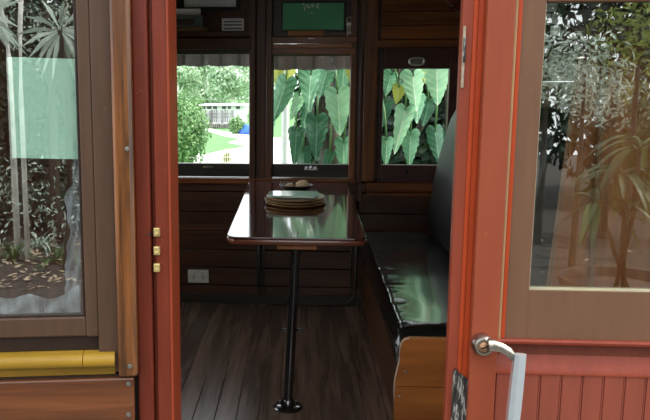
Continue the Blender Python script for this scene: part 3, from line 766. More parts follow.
# ------------------------------------------------------------------ LEFT FRONT WALL (turned a little)
TH = math.radians(9); LO = V((at(135.5, 210, YF).x, 1.832, 0))
ex, ey = V((math.cos(TH), math.sin(TH), 0)), V((-math.sin(TH), math.cos(TH), 0))
def L(u, v, yo=0.0):
    """pixel -> local (x, z) on the turned wall plane at local depth yo"""
    d = ray(u, v); o = EYE-LO; s = (yo-o.dot(ey))/d.dot(ey); p = o+d*s
    return p.dot(ex), p.z
def lobj(name, bm, mat, **k): return obj(name, bm, mat, loc=LO, rotz=TH, **k)
def lx(u, v=210): return L(u, v)[0]
def lz(v, u=60): return L(u, v)[1]
XLL = lx(-340)
bm = bmn()
box(bm, XLL, lx(87), .02, .10, 1.75, 2.35); box(bm, XLL, lx(-130), .02, .10, 0, 1.75)
box(bm, XLL, lx(134), .03, .10, -.75, lz(366)); box(bm, lx(86), lx(134), .03, .10, lz(366), 2.35)
struct(lobj('wall_front', bm, 'taupe_dark'))
# sash (window_4)
w4 = bpy.data.objects.new('window_4', None); COL.objects.link(w4); struct(w4); w4.location = LO; w4.rotation_euler = (0, 0, TH)
bm = bmn()
box(bm, lx(82), lx(95), .0, .03, lz(337, 90), 2.3, .004)
box(bm, lx(-130), lx(82), .0, .03, lz(337), lz(317.5), .004); box(bm, lx(-145), lx(-130), 0, .03, lz(337), 2.3, .004)
box(bm, lx(-130), lx(82), .0, .03, lz(-60), lz(-90), .004)
obj('sash_frame', bm, 'taupe', w4)
bm = bmn(); box(bm, lx(79.3), lx(82), .006, .022, lz(318), lz(-60), .002); box(bm, lx(-130), lx(82), .006, .022, lz(318), lz(315.2), .002)
obj('glazing_bead', bm, 'taupe_dark', w4)
bm = bmn(); box(bm, lx(-130), lx(80), .014, .018, lz(317), lz(-60)); obj('pane', bm, 'pane_left', w4)
bm = bmn(); box(bm, lx(95), lx(116), -.004, .035, lz(372, 105), 2.35, .004); struct(lobj('trim_22', bm, 'taupe'))
bm = bmn(); box(bm, XLL, lx(95), .012, .04, lz(352), lz(337.5)); struct(lobj('trim_23', bm, 'taupe_dark'))  # dark strip paints the shadow in the gap under the sash
# varnished strip with bevelled sides
bm = bmn(); zb = lz(373, 125); pr = [(lx(114.5), .0), (lx(115.5), -.022), (lx(118), -.027), (lx(131), -.027), (lx(134.5), -.020), (lx(135.3), .0)]
prism(bm, pr, lambda x, y: V((x, y, zb)), lambda x, y: V((x, y, 2.35)), .004); struct(lobj('trim_24', bm, 'strip'))
# yellow capped rail
t = thing('yellow_rail', 'glossy yellow painted rail below the left window', 'rail', LO, rotz=TH)
z0, z1 = lz(366), lz(352.5); zc = (z0+z1)/2; r = (z1-z0)/2
xs_ = lx(84, 360); xe = lx(115.5, 360)
for nm, a, b_ in (('rail', XLL, xs_-.0008), ('end_piece', xs_+.0008, xe)):
    bm = bmn(); pr = [(.03, z0)]+[(-.012-r*math.cos(math.radians(q)), zc+r*math.sin(math.radians(q))) for q in range(-90, 91, 15)]+[(.03, z1)]
    prism(bm, pr, lambda y, z: V((a, y, z)), lambda y, z: V((b_, y, z))); auto(obj(nm, bm, 'yellow', t), 35)
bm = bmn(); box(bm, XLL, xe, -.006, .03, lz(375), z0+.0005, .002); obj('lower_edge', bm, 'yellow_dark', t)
# lower varnished board with screws
bm = bmn(); box(bm, XLL, lx(134.8, 395), -.016, .03, -.75, lz(377.5), .005); lw = lobj('trim_25', bm, 'lower'); struct(lw)
bm = bmn(); box(bm, XLL, lx(134.8, 395), -.004, .03, lz(377.5), lz(375.5)); struct(lobj('trim_26', bm, 'taupe_dark'))
sl = [(130, 366.5, -.029, 'round screw at the foot of the varnished strip by the jamb'), (128.5, 384, -.018, 'upper screw at the right end of the lower varnished board'), (128.5, 415, -.018, 'lower screw at the right end of the lower varnished board'), (127, 149, -.029, 'screw halfway up the varnished strip by the jamb')]
for u, v, yo, lab in sl:
    x, z = L(u, v, yo); bm = bmn(); lathe(bm, [(.0015, -.0025), (.005, -.002), (.0062, .0), (.0062, .003)], (0, 0, 0), 16, 'y'); box(bm, -.0045, .0045, -.003, -.0015, -.0007, .0007)
    w = LO+ex*x+ey*yo; o = obj('screw', bm, 'screw', loc=(w.x, w.y, z), rotz=TH); o.rotation_euler = (0, math.radians(random.uniform(0, 90)), TH)
    tag(o, lab, 'screw', 'screws in the left front boards')
# green sheet behind the glass
bm = bmn(); x0, z1 = L(7.5, 57, .022); x1, z0 = L(79, 157.5, .022); random.seed(1)
n = 8; rows = []
for j in range(n+1):
    rows.append([bm.verts.new((x0+(x1-x0)*i/n, .021+.0015*math.sin(i*.9+j*.5), z0+(z1-z0)*j/n+.004*(i/n)*(-1))) for i in range(n+1)])
for j in range(n):
    for i in range(n): bm.faces.new((rows[j][i], rows[j][i+1], rows[j+1][i+1], rows[j+1][i]))
tag(lobj('green_paper_sheet', bm, 'green_sheet', smooth=True), 'pale green paper sheet stuck behind the left window glass', 'paper')
# crumpled gauze behind the glass
bm = bmn(); rows = []
for j in range(41):
    v = 157+j*4.1; wv = 67+2.0*math.sin(j*.42)+1.2*math.sin(j*1.1)+ (4 if j < 8 else 0) - (3 if j > 28 else 0)
    row = []
    for i in range(7):
        u = wv+(80.5-wv)*i/6; x, z = L(u, v, .03); row.append(bm.verts.new((x, .034+.006*math.sin(i*1.9+j*.5), z)))
    rows.append(row)
for j in range(40):
    for i in range(6): bm.faces.new((rows[j][i], rows[j][i+1], rows[j+1][i+1], rows[j+1][i]))
t = thing('gauze_curtain', 'crumpled white gauze hanging at the right edge behind the left window', 'curtain', LO, rotz=TH)
obj('hanging_edge', bm, 'gauze', t, True)
bm = bmn(); rows = []
for j in range(9):
    row = []
    for i in range(25):
        u = -120+200*i/24; top = 296+2.5*math.sin(i*1.3)+(-12 if i == 24 else -5 if i == 23 else 0)
        v = top+(319-top)*j/8; x, z = L(u, v, .03); row.append(bm.verts.new((x, .026+.006*math.sin(i*1.2+j*.9), z)))
    rows.append(row)
for j in range(8):
    for i in range(24): bm.faces.new((rows[j][i], rows[j][i+1], rows[j+1][i+1], rows[j+1][i]))
obj('heaped_hem', bm, 'gauze', t, True)

bm = bmn(); box(bm, XD1+.003, 3.5, 1.85, 1.93, -.75, 2.35, .003); box(bm, .35, XD1+.003, 1.86, 1.93, -.75, -.002); struct(obj('wall_front_right', bm, 'red'))
# ------------------------------------------------------------------ AWNING OUTSIDE
def awning(name, u0, u1, v0, v1, Y, lab):
    t = thing(name, lab, 'awning', (xu(u0), Y, zv(v0, 300, Y)))
    x0, x1 = at(u0, 60, Y).x, at(u1, 60, Y).x; zt = at((u0+u1)/2, v0, Y).z; zb = at((u0+u1)/2, v1, Y).z; per = .118
    bm = bmn(); bs = bmn(); n = 96; prev = None
    for i in range(n+1):
        x = x0+(x1-x0)*i/n; ph = (x-x0)/per; sc_ = zb-.008*abs(math.sin(math.pi*ph*.75))
        cur = (bm.verts.new((x, Y+.006*math.sin(2*math.pi*ph), zt)), bm.verts.new((x, Y-.02+.006*math.sin(2*math.pi*ph), sc_)))
        if prev: bm.faces.new((prev[0], cur[0], cur[1], prev[1]))
        prev = cur
    k = 0
    while x0+per*(k+.35) < x1:
        bs = bmn(); xc = x0+per*(k+.35); box(bs, xc-.010, xc+.010, Y-.030, Y-.0265, zb+.002, zt-.004); k += 1; part('stripe', bs, 'awning_dark', t)
    box(bm, x0, x1, Y-.005, Y+.02, zt-.01, zt+.02)
    part('valance', bm, 'awning', t, True)
awning('window_awning', 160, 251, 50, 65.5, YW+.16, 'grey striped awning valance outside the left far window')
awning('window_awning', 270, 356, 50, 69, YW+.16, 'grey striped awning valance outside the middle far window')

# ------------------------------------------------------------------ GARDEN BEYOND
GZ = -.75
bm = bmn(); box(bm, -60, 60, 1.93, 120, GZ-.1, GZ); struct(obj('ground', bm, 'grass'))
def gp(u, v, dz=.0): p = atz(u, v, GZ); return V((p.x, p.y, GZ+dz))
def ground_poly(name, pts, mat, h):
    bm = bmn(); P = [gp(*p) for p in pts]
    prism(bm, [(p.x, p.y) for p in P], lambda x, y: V((x, y, GZ+.002)), lambda x, y: V((x, y, GZ+h)))
    return struct(obj(name, bm, mat))
ground_poly('path', [(196, 127.5), (203, 127), (222, 131.5), (250, 135.5), (300, 140), (300, 190), (238, 190), (214, 172), (176, 160), (170, 151), (187, 149.5), (203, 155.5), (222, 151), (247, 147), (228, 143), (240, 139.5), (222, 136)], 'path', .02)
random.seed(21)
def leaf_cards(bm, c, rad, n, size, seed=0, flat=.5, shell=.5):
    rnd = random.Random(seed); c = V(c)
    for k in range(n):
        d = V((rnd.gauss(0, 1), rnd.gauss(0, 1), rnd.gauss(0, 1))).normalized(); rr = shell+(1-shell)*rnd.random()**.6
        lump = 1+.25*mn.noise(d*2.2+V((seed, 0, 0)))
        p = c+V((d.x*rad[0], d.y*rad[1], d.z*rad[2]))*rr*lump
        nn = (d+V((rnd.uniform(-1, 1), rnd.uniform(-1, 1), rnd.uniform(-.4, 1)))*.8).normalized()
        a = nn.orthogonal().normalized(); b = nn.cross(a); q = rnd.uniform(0, 6.28); a, b = a*math.cos(q)+b*math.sin(q), b*math.cos(q)-a*math.sin(q)
        s = size*rnd.uniform(.6, 1.3)
        vs = [bm.verts.new(p+a*s*x+b*s*flat*y+nn*s*.12*z) for x, y, z in ((-1, 0, 0), (-.2, -1, 1), (1, 0, 0), (-.2, 1, 1))]
        bm.faces.new(vs)
def bush(name, lab, cat, c, rad, n, size, mat, group=None, stem='bark', seed=0, base=GZ, flat=.5, shell=.45):
    t = thing(name, lab, cat, (c[0], c[1], base), group)
    bm = bmn(); leaf_cards(bm, c, rad, n, size, seed, flat, shell); part('foliage', bm, mat, t)
    bm = bmn(); tube(bm, [V((c[0], c[1], base)), V((c[0]+.02*rad[0], c[1], (base+c[2])/2)), V((c[0], c[1], c[2]+rad[2]*.4))], [rad[0]*.08, rad[0]*.06, rad[0]*.02], 7); part('stem', bm, stem, t)
    return t
# bush close to the left window
p = at(181, 131, 11.0); bush('garden_shrub', 'dense bright green shrub at the left of the left far window', 'shrub', p, (.40, .5, .55), 5200, .032, 'lf_bright', seed=3)
p = gp(237, 134); bush('garden_shrub', 'small round green bush at the end of the fence by the blue heap', 'shrub', (p.x, p.y, GZ+.35), (.35, .35, .45), 420, .09, 'lf_bright', seed=4)
# fence with boards, low wall
fy = gp(215, 128).y; x0, x1 = at(200, 115, fy).x, at(233, 115, fy).x; zt = at(215, 110, fy).z
t = thing('board_fence', 'grey upright board fence across the far end of the lawn', 'fence', (x0, fy, GZ))
bm = bmn(); n = 15; w = (x1-x0)/n; random.seed(6)
for k in range(n): box(bm, x0+k*w+.012, x0+(k+1)*w-.012, fy, fy+.04, GZ+.28, zt+random.uniform(-.05, .04))
part('boards', bm, wood('silver grey boards', (.24, .24, .25), (.46, .46, .47), 'z', .3, .9, island=.3), t)
bm = bmn(); box(bm, x0, x1, fy+.04, fy+.09, GZ+.5, GZ+.6); box(bm, x0, x1, fy+.04, fy+.09, zt-.25, zt-.15)
for k in range(4): box(bm, x0+(x1-x0)*k/3-.05, x0+(x1-x0)*k/3+.05, fy+.05, fy+.14, GZ, zt)
part('posts', bm, 'fence', t)
bm = bmn(); random.seed(2)
for k in range(16): 
    xx = x0+(x1-x0)*k/16; box(bm, xx+.01, xx+(x1-x0)/16-.01, fy-.5, fy-.05, GZ, GZ+.26+random.uniform(-.03, .03), .04)
tag(obj('stone_edging', bm, 'rock'), 'low brown stone edging in front of the board fence', 'edging')
# shed beyond
sy = fy+4; t = thing('white_shed', 'long low white building with dark openings behind the fence', 'shed', (at(218, 112, sy).x, sy, GZ))
a, b_ = at(196, 110, sy), at(244, 110, sy); ztop = at(218, 105.5, sy).z
bm = bmn(); box(bm, a.x, b_.x, sy, sy+2.5, GZ, ztop); part('wall', bm, 'shed', t)
bm = bmn(); prism(bm, [(sy-.3, ztop), (sy+1.25, ztop+.08), (sy+2.8, ztop)], lambda y, z: V((a.x-.2, y, z)), lambda y, z: V((b_.x+.2, y, z))); part('roof', bm, 'shed', t)
for u0, u1 in ((200, 205.5), (207, 211.5), (213, 217), (222, 226), (228, 231), (236, 240)):
    bm = bmn(); p, q = at(u0, 106, sy), at(u1, 109, sy); box(bm, p.x, q.x, sy-.03, sy+.02, q.z, p.z); part('window', bm, plain('dark opening', (.06, .07, .08), .3), t)
p = gp(245, 134); bm = bmn(); bmesh.ops.create_icosphere(bm, subdivisions=3, radius=1)
for v_ in bm.verts:
    k = 1+.2*mn.noise(v_.co*2); v_.co = V((v_.co.x*.42*k, v_.co.y*.4*k, max(0, v_.co.z*.42*k)))
tag(obj('blue_tarp_heap', bm, 'blue', loc=(p.x+.1, p.y, GZ), smooth=True), 'blue tarpaulin covered heap at the right end of the lawn', 'tarp')
# wire basket planter
p = gp(227, 163); rb = 5.0*p.y/780; hb = (163-151)*p.y/780
t = thing('wire_basket', 'pale wire basket planter standing on the white path', 'planter', (p.x, p.y, GZ))
bm = bmn()
for k in range(14):
    a = 2*math.pi*k/14; tube(bm, [V((p.x+rb*.8*math.cos(a), p.y+rb*.8*math.sin(a), GZ+.02)), V((p.x+rb*math.cos(a), p.y+rb*math.sin(a), GZ+hb))], .008, 4)
for f in (.05, .5, 1):
    r = rb*(.8+.2*f); tube(bm, [V((p.x+r*math.cos(2*math.pi*k/20), p.y+r*math.sin(2*math.pi*k/20), GZ+.02+(hb-.02)*f)) for k in range(21)], .010, 4)
part('wire_frame', bm, 'wire', t)
bm = bmn(); leaf_cards(bm, (p.x, p.y, GZ+hb*.45), (rb*.7, rb*.7, hb*.4), 160, .05, 5); part('foliage', bm, 'lf_yel', t)
# trees far behind
tl = [(176, 51, ''), (192, 59, ''), (206, 55, ''), (219, 63, ''), (232, 51, ''), (246, 59, ''), (263, 55, '')]
names = ['leftmost sunlit tree beyond the shed, half hidden by the doorway jamb', 'second sunlit tree from the left beyond the shed', 'third sunlit tree from the left beyond the shed', 'middle sunlit tree beyond the shed, set furthest back', 'third sunlit tree from the right beyond the shed', 'second sunlit tree from the right beyond the shed', 'rightmost sunlit tree beyond the shed, partly behind the window post']
for k, (u, Y, _) in enumerate(tl):
    zb = GZ; c = at(u, 84-6*(k % 2), Y); 
    t = thing('garden_tree', names[k], 'tree', (c.x, Y, zb), 'sunlit trees beyond the lawn')
    bm = bmn()
    rnd = random.Random(k)
    for j in range(11):
        leaf_cards(bm, (c.x+rnd.uniform(-1.1, 1.1), Y+rnd.uniform(-.9, .9), c.z+rnd.uniform(-1.2, 3.0)), (.95, .75, .75), 260, .15, seed=k*20+j, shell=.2)
    part('foliage', bm, 'lf_tree', t)
    bm = bmn(); tube(bm, [V((c.x, Y, zb)), V((c.x+.1, Y, zb+2)), V((c.x-.1, Y, c.z+1)), V((c.x, Y, c.z+2.5))], [.16, .13, .1, .04], 8)
    for j in range(4):
        q = V((c.x, Y, c.z-.9+j*.6)); tube(bm, [q, q+V((rnd.uniform(-.9, .9), rnd.uniform(-.5, .5), .9))], [.06, .02], 6)
    part('trunk', bm, 'bark_pale', t)
# white post outside the middle window
Yp_ = 8.0; a, b_ = at(281.5, 110, Yp_), at(289, 110, Yp_)
bm = bmn(); lathe(bm, [((b_.x-a.x)*.6, GZ), ((b_.x-a.x)*.6, GZ+.08), ((b_.x-a.x)/2, GZ+.1), ((b_.x-a.x)/2, 1.9), ((b_.x-a.x)*.58, 1.92), ((b_.x-a.x)*.58, 2.0)], ((a.x+b_.x)/2, Yp_, 0), 20)
tag(auto(obj('veranda_post', bm, 'post')), 'white round post behind the broad leaves of the middle window', 'post')

# ---- climbing broad leaf plants outside windows 2 and 3
def leaf_mesh(kind, seed):
    rnd = random.Random(seed); bm = bmn()
    Wd, lobe = {'heart': (.36, .20), 'arrow': (.26, .22), 'long': (.20, .14)}[kind]
    rows = []; nr, nc = 34, 8
    for i in range(nr+1):
        s = -lobe+(1+lobe)*i/nr
        if s >= 0: out = Wd*(1-s)**.72*(1-.18*math.exp(-((s-.08)/.08)**2) if kind != 'long' else 1)*(1+.06*math.sin(s*34+seed)); inn = 0.0
        else:
            q = -s/lobe; k_ = math.sqrt(max(0, 1-min(1, q)**2)); w0 = Wd*(1-.18*math.exp(-1) if kind != 'long' else 1)*(1+.06*math.sin(seed)); xc = w0*.50
            inn = xc*(1-k_)*.9+.04*Wd*q; out = max(xc+(w0-xc)*k_, inn+.0008)
        for sd in (-1, 1):
            row = []
            for j in range(nc+1):
                a = inn+(out-inn)*j/nc; f = a/Wd
                y = -.10*f*f - (.12 if kind == 'heart' else .22)*a + .022*f*math.sin(2*math.pi*(6*(-s)-5.5*a)) + .16*max(0, s)**2 + .03*mn.noise(V((a*3*sd, s*3, seed)))
                row.append(bm.verts.new((sd*a, -y*.6, -s)))
            rows.append((i, sd, row))
    L_ = {(i, sd): r for i, sd, r in rows}
    for sd in (-1, 1):
        for i in range(nr):
            for j in range(nc):
                A, B = L_[(i, sd)], L_[(i+1, sd)]
                try: bm.faces.new((A[j], A[j+1], B[j+1], B[j]))
                except ValueError: pass
    bmesh.ops.remove_doubles(bm, verts=bm.verts, dist=.0005)
    bmesh.ops.recalc_face_normals(bm, faces=bm.faces)
    me = bpy.data.meshes.new('leaf'); bm.to_mesh(me); bm.free()
    for p in me.polygons: p.use_smooth = True
    return me, lobe, Wd
def broad_plant(name, lab, base, leaves, trunk_pts, group=None):
    t = thing(name, lab, 'plant', base, group)
    for k, (kind, ut, vt, up_, vp, wpx, mat, Y) in enumerate(leaves):
        me, lobe, Wd = leaf_mesh(kind, k*7+len(leaves)); me.materials.append(MT[mat])
        top, tip = at(ut, vt, Y), at(up_, vp, Y); d = tip-top; ln = d.length/(1+lobe); org = top+d*(lobe/(1+lobe))
        o = bpy.data.objects.new('leaf', me); COL.objects.link(o); o.parent = t; o.location = org-t.location
        rnd = random.Random(k*3+1)
        roll = math.atan2(d.x, -d.z)
        wid = wpx*Y/780/2/Wd
        o.rotation_euler = (math.radians(rnd.uniform(-16, 6)), -roll, math.radians(rnd.uniform(-9, 9) if mat == 'big2' else rnd.uniform(-24, 24)))
        o.scale = (wid, (wid+ln)/2, ln)
        bm = bmn(); q = org+V((rnd.uniform(-.12, .12), .18, .18+rnd.uniform(0, .2))); tube(bm, [org, org.lerp(q, .5)+V((0, .01, .06)), q], [.006, .008, .010], 6); part('petiole', bm, 'lf_bright', t, True)
    bm = bmn()
    for pts, r in trunk_pts: tube(bm, [at(u, v, Y) for u, v, Y in pts], r, 8)
    part('stem', bm, 'bark', t, True)
    return t
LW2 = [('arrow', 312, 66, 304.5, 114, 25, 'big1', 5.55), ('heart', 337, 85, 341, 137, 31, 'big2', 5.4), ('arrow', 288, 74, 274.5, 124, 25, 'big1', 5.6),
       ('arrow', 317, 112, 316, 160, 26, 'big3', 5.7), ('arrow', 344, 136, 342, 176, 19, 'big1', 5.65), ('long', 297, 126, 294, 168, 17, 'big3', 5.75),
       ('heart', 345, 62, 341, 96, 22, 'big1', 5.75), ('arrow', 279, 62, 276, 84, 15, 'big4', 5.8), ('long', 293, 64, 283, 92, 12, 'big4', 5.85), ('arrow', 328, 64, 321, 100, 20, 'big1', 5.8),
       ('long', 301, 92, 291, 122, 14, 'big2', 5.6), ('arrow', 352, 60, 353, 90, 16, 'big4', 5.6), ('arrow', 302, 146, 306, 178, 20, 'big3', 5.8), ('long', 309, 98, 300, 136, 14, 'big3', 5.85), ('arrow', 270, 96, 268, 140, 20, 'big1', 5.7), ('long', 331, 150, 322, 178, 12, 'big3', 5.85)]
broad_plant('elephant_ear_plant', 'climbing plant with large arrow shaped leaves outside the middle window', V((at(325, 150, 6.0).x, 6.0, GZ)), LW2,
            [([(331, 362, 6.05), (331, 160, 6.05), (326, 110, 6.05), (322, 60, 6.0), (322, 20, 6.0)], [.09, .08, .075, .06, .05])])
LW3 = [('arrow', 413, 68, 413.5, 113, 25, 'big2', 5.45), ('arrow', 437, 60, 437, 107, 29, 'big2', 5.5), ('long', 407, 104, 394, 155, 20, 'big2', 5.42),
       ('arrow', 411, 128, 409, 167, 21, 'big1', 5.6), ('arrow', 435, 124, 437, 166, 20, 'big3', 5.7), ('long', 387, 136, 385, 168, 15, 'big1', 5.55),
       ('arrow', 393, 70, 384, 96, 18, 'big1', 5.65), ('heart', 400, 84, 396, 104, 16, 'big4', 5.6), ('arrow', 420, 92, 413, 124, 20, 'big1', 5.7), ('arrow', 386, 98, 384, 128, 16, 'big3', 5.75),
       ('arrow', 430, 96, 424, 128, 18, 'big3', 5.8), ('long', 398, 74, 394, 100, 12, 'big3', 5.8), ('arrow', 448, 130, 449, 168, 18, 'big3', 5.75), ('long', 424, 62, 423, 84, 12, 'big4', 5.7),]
broad_plant('elephant_ear_plant', 'climbing plant with pale heart shaped leaves outside the right window', V((at(420, 150, 6.05).x, 6.05, GZ)), LW3,
            [([(399.5, 110, 5.75), (398.5, 90, 5.7), (399, 68, 5.75), (398, 40, 5.8)], .016), ([(445, 80, 6.0), (425, 120, 6.0), (405, 150, 6.05)], [.02, .025, .03]), ([(456, 352, 6.3), (453, 150, 6.3), (449, 60, 6.2)], [.06, .05, .04])])
# dark undergrowth behind the leaves
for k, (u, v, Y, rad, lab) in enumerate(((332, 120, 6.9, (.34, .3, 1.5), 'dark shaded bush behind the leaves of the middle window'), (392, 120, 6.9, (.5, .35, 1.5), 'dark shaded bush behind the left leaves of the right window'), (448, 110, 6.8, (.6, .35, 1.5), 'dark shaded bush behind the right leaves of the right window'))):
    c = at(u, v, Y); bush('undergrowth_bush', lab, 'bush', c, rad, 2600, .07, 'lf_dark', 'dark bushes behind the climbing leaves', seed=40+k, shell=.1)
bm = bmn()
# ------------------------------------------------------------------ GARDEN ON THE CAMERA SIDE (seen in the glass)
bm = bmn(); box(bm, -6, 6, -1.2, 1.78, -.30, -.06); struct(obj('floor_platform', bm, 'concrete'))
bm = bmn(); box(bm, -14, 14, -14, -1.2, -.40, -.12)
struct(obj('ground_bed', bm, 'earth'))
# mirror helper: where a point seen reflected in a pane really stands
def mirror(u, v, t, left):
    d = ray(u, v)
    if left: n = ey; P0 = LO+ey*.014
    else: n = V((0, 1, 0)); P0 = V((0, 1.864, 0))
    s = (P0-EYE).dot(n)/d.dot(n); h = EYE+d*s; dn = d.normalized(); r = dn-2*dn.dot(n)*n
    return h+r*t
def strap_plant(name, lab, cat, base, n, length, width, mat, seed, spread=1.0, droop=.8, group=None):
    rnd = random.Random(seed); bm = bmn(); t = thing(name, lab, cat, base, group)
    base = V(base)
    for k in range(n):
        a = rnd.uniform(0, 6.28); el = rnd.uniform(.5, 1.35); ln = length*rnd.uniform(.7, 1.15); dirh = V((math.cos(a), math.sin(a), 0)); side = V((-dirh.y, dirh.x, 0)); prev = None
        for j in range(8):
            f = j/7; p = base+dirh*ln*f*math.cos(el)*spread+V((0, 0, ln*(f*math.sin(el)-droop*f*f*.9))); w = width*math.sin(math.pi*min(.98, .15+.85*f))**.6*(1-f*.4)
            cur = (bm.verts.new(p-side*w), bm.verts.new(p+V((0, 0, -.15*w))), bm.verts.new(p+side*w))
            if prev:
                bm.faces.new((prev[0], cur[0], cur[1], prev[1])); bm.faces.new((prev[1], cur[1], cur[2], prev[2]))
            prev = cur
    part('leaves', bm, mat, t)
    return t
# potted plant reflected in the door glass
p = mirror(622, 282, 3.2, False); pz = p.z
t = thing('potted_plant', 'broad strap leaved plant in a wide dark clay pot reflected in the door glass', 'potted plant', (p.x, p.y, -.06 if p.y > -1.2 else -.12))
b0 = t.location.z
bm = bmn(); lathe(bm, [(.20, b0), (.24, b0+.02), (.33, pz-.03), (.36, pz-.02), (.36, pz+.02), (.33, pz+.02), (.31, pz-.04), (.02, pz-.04)], (p.x, p.y, 0), 40); auto(part('pot', bm, 'pot', t))
rnd = random.Random(5); bm = bmn(); bs = bmn()
for (u, v, n) in ((622, 178, 20), (598, 205, 12), (640, 150, 14)):
    base = mirror(u, v, 3.2, False); tube(bs, [V((p.x+rnd.uniform(-.05, .05), p.y, pz-.04)), V((p.x*.5+base.x*.5, p.y, (pz+base.z)/2)), base], [.016, .013, .010], 7)
    for k in range(n):
        a = rnd.uniform(0, 6.28); el = rnd.uniform(.1, 1.25); ln = rnd.uniform(.28, .44); dh = V((math.cos(a), math.sin(a), 0)); sd = V((-dh.y, dh.x, 0)); prev = None
        for j in range(9):
            f = j/8; q = base+dh*ln*f*math.cos(el*(1-f*.6))+V((0, 0, ln*(1.0*f*math.sin(el)-1.05*f*f))); w = .030*math.sin(math.pi*(.06+.92*f))
            cur = (bm.verts.new(q-sd*w), bm.verts.new(q-V((0, 0, w*.3))), bm.verts.new(q+sd*w))
            if prev: bm.faces.new((prev[0], cur[0], cur[1], prev[1])); bm.faces.new((prev[1], cur[1], cur[2], prev[2]))
            prev = cur
part('leaves', bm, 'lf_mid', t); part('cane', bs, 'bark', t, True)
# hedge plants seen in the door glass
spec = [(548, 62, 6.0, (.5, .5, .40), 480, .040, 'lf_grey', 'silvery shrub at the left of the door glass reflection'),
        (585, 72, 5.0, (.40, .45, .36), 480, .040, 'lf_grey', 'silvery leaved shrub in the middle of the door glass reflection'),
        (640, 35, 5.5, (.45, .5, .6), 550, .045, 'lf_yel', 'yellow green shrub at the upper right of the door glass reflection'),
        (612, 98, 6.5, (.6, .5, .35), 480, .040, 'lf_grey', 'grey green bush above the pot in the door glass reflection'),
        (660, 150, 6.5, (.35, .5, .8), 1300, .05, 'lf_mid', 'tall green bush at the right edge of the door glass reflection')]
for k, (u, v, tt, rad, n, sz, mt, lab) in enumerate(spec):
    c = mirror(u, v, tt, False); bush('garden_bush', lab, 'bush', c, rad, n, sz, mt, 'bushes reflected in the door glass', seed=60+k, base=-.12, flat=.3, shell=.1)
# garden reflected in the left window
p = mirror(60, 30, 4.5, True)
t = thing('fan_palm', 'spiky fan palm reflected above the green sheet in the left window', 'palm', (p.x, p.y, -.12))
bm = bmn(); rnd = random.Random(3)
for cnt, org in ((1, p), (1, p+V((.5, -.3, .25))), (1, p+V((-.55, -.2, .1)))):
    for k in range(24):
        a = rnd.uniform(0, 6.28); dr_ = V((math.cos(a), rnd.uniform(-.4, .4), math.sin(a)*.9-.15)).normalized(); ln = rnd.uniform(.22, .40); sd = dr_.cross(V((0, 1, 0))).normalized()
        v3 = [org, org+dr_*ln*.5+sd*.018, org+dr_*ln+V((0, 0, -.06)), org+dr_*ln*.5-sd*.018]; bm.faces.new([bm.verts.new(x) for x in v3])
part('fronds', bm, 'lf_grey', t)
bm = bmn(); tube(bm, [V((p.x, p.y-.1, -.12)), V((p.x+.05, p.y-.1, p.z*.6)), p], [.05, .04, .02], 8)
part('stem', bm, 'bark', t)
for k, (pts, r, lab) in enumerate(((((21, 340, 5.0), (21, 100, 5.0), (20, 30, 5.0), (23, -80, 5.0)), .020, 'straight pale tree trunk reflected in the left window'), (((9, 320, 5.6), (9, 60, 5.6), (6, 30, 5.6), (-6, -10, 5.6), (-12, -90, 5.6)), .026, 'bent pale tree trunk reflected at the left edge of the left window'))):
    P = [mirror(u, v, tt, True) for u, v, tt in pts]
    P = [V((P[1].x, P[1].y, -.12))]+P[1:]
    bm = bmn(); tube(bm, P, [r*1.2]+[r]*(len(P)-1), 10); tag(obj('tree_trunk', bm, 'bark_pale', smooth=True), lab, 'tree', 'pale trunks in front of the carriage')
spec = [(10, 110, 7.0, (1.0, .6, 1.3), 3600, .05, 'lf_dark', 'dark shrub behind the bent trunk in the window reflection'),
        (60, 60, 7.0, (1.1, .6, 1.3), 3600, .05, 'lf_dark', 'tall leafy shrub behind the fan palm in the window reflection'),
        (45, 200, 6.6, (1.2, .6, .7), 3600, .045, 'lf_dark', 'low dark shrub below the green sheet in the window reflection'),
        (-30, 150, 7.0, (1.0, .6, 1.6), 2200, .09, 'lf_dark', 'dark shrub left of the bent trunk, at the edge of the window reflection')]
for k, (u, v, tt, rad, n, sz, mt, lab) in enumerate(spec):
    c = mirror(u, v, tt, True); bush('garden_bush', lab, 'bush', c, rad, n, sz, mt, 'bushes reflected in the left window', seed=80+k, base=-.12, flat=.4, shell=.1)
for k, (u, v, tt) in enumerate(((15, 262, 5.2), (40, 255, 5.6), (58, 262, 5.0))):
    p = mirror(u, v, tt, True)
    strap_plant('bromeliad', ['left', 'middle', 'right'][k]+' spiky bromeliad of the row reflected low in the left window', 'plant', (p.x, p.y, -.12), 26, .45, .016, ['lf_mid', 'lf_grey', 'lf_mid'][k], 30+k, group='bromeliads reflected in the left window')
bm = bmn(); rnd = random.Random(17)
c = mirror(40, 275, 4.8, True)
for k in range(900):
    q = V((c.x+rnd.gauss(0, 1.1), c.y+rnd.uniform(-1.0, .7), -.115+rnd.uniform(0, .05))); a = rnd.uniform(0, 6.28); s = rnd.uniform(.02, .045); d = V((math.cos(a), math.sin(a), rnd.uniform(-.4, .4))); e = V((-d.y, d.x, rnd.uniform(-.4, .4)))
    bm.faces.new([bm.verts.new(q+d*s), bm.verts.new(q+e*s*.4), bm.verts.new(q-d*s), bm.verts.new(q-e*s*.4)])
o = obj('leaf_litter', bm, 'litter'); tag(o, 'dry leaf litter on the soil in front of the carriage', 'leaves', kind='stuff')
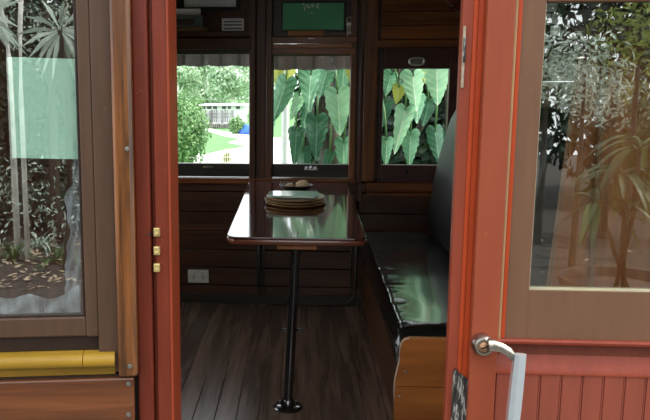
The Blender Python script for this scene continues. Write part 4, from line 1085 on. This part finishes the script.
# tall dark trees on the camera side : backdrop of both reflections
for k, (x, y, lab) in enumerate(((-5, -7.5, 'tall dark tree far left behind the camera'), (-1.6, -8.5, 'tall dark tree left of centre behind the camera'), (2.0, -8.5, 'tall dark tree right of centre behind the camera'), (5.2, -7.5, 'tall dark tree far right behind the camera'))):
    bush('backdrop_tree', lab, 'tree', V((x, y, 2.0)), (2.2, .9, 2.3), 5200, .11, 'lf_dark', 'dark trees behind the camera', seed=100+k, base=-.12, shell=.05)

for k, x in enumerate((-4.6, -1.5, 1.6, 4.7)):  # hedge added to block bright sky in the door glass reflection
    bush('clipped_hedge', ['leftmost', 'second from the left', 'third from the left', 'rightmost'][k]+' dark hedge plant under the dark trees behind the camera', 'hedge', V((x, -6.3, .75)), (1.6, .4, .9), 3600, .09, 'lf_dark', 'hedge behind the camera', seed=140+k, base=-.12, shell=.05)
for k, (u, v, tt, n) in enumerate(((48, 25, 6.0, 420), (20, 190, 6.0, 380), (60, 225, 5.6, 300))):  # sparse pale leaf cards added as painted glints in the left glass
    bush('silver_shrub', ['airy silvery shrub high beside the fan palm reflection', 'airy silvery shrub beside the pale trunk reflection', 'airy silvery shrub above the bromeliads reflection'][k], 'bush', mirror(u, v, tt, True), (.75, .35, .5), n, .028, 'lf_grey', 'airy silvery shrubs', seed=160+k, base=-.12, flat=.35, shell=.05)
# ------------------------------------------------------------------ LIGHT
w = bpy.data.worlds.new('world'); S.world = w; w.use_nodes = True; nt = w.node_tree
bg = nt.nodes['Background']; tc = nt.nodes.new('ShaderNodeTexCoord'); sp = nt.nodes.new('ShaderNodeSeparateXYZ'); nt.links.new(tc.outputs['Generated'], sp.inputs[0])
c = ramp(nt, sp.outputs[2], [(0, (.85, .90, .92)), (.4, (.92, .97, 1.0)), (1, (.80, .90, 1.0))]); nt.links.new(c, bg.inputs[0]); bg.inputs[1].default_value = 3.2
sun = bpy.data.lights.new('sun', 'SUN'); sun.energy = 6.5; sun.angle = .02; sun.color = (1, .95, .86)
so = bpy.data.objects.new('sun', sun); COL.objects.link(so)
so.rotation_euler = V((-.62, -.02, -.80)).to_track_quat('-Z', 'Y').to_euler()
S.view_settings.view_transform = 'Standard'; S.view_settings.look = 'None'; S.view_settings.exposure = 0.0
S.cycles.max_bounces = 8; S.cycles.transparent_max_bounces = 12; S.cycles.sample_clamp_indirect = 6
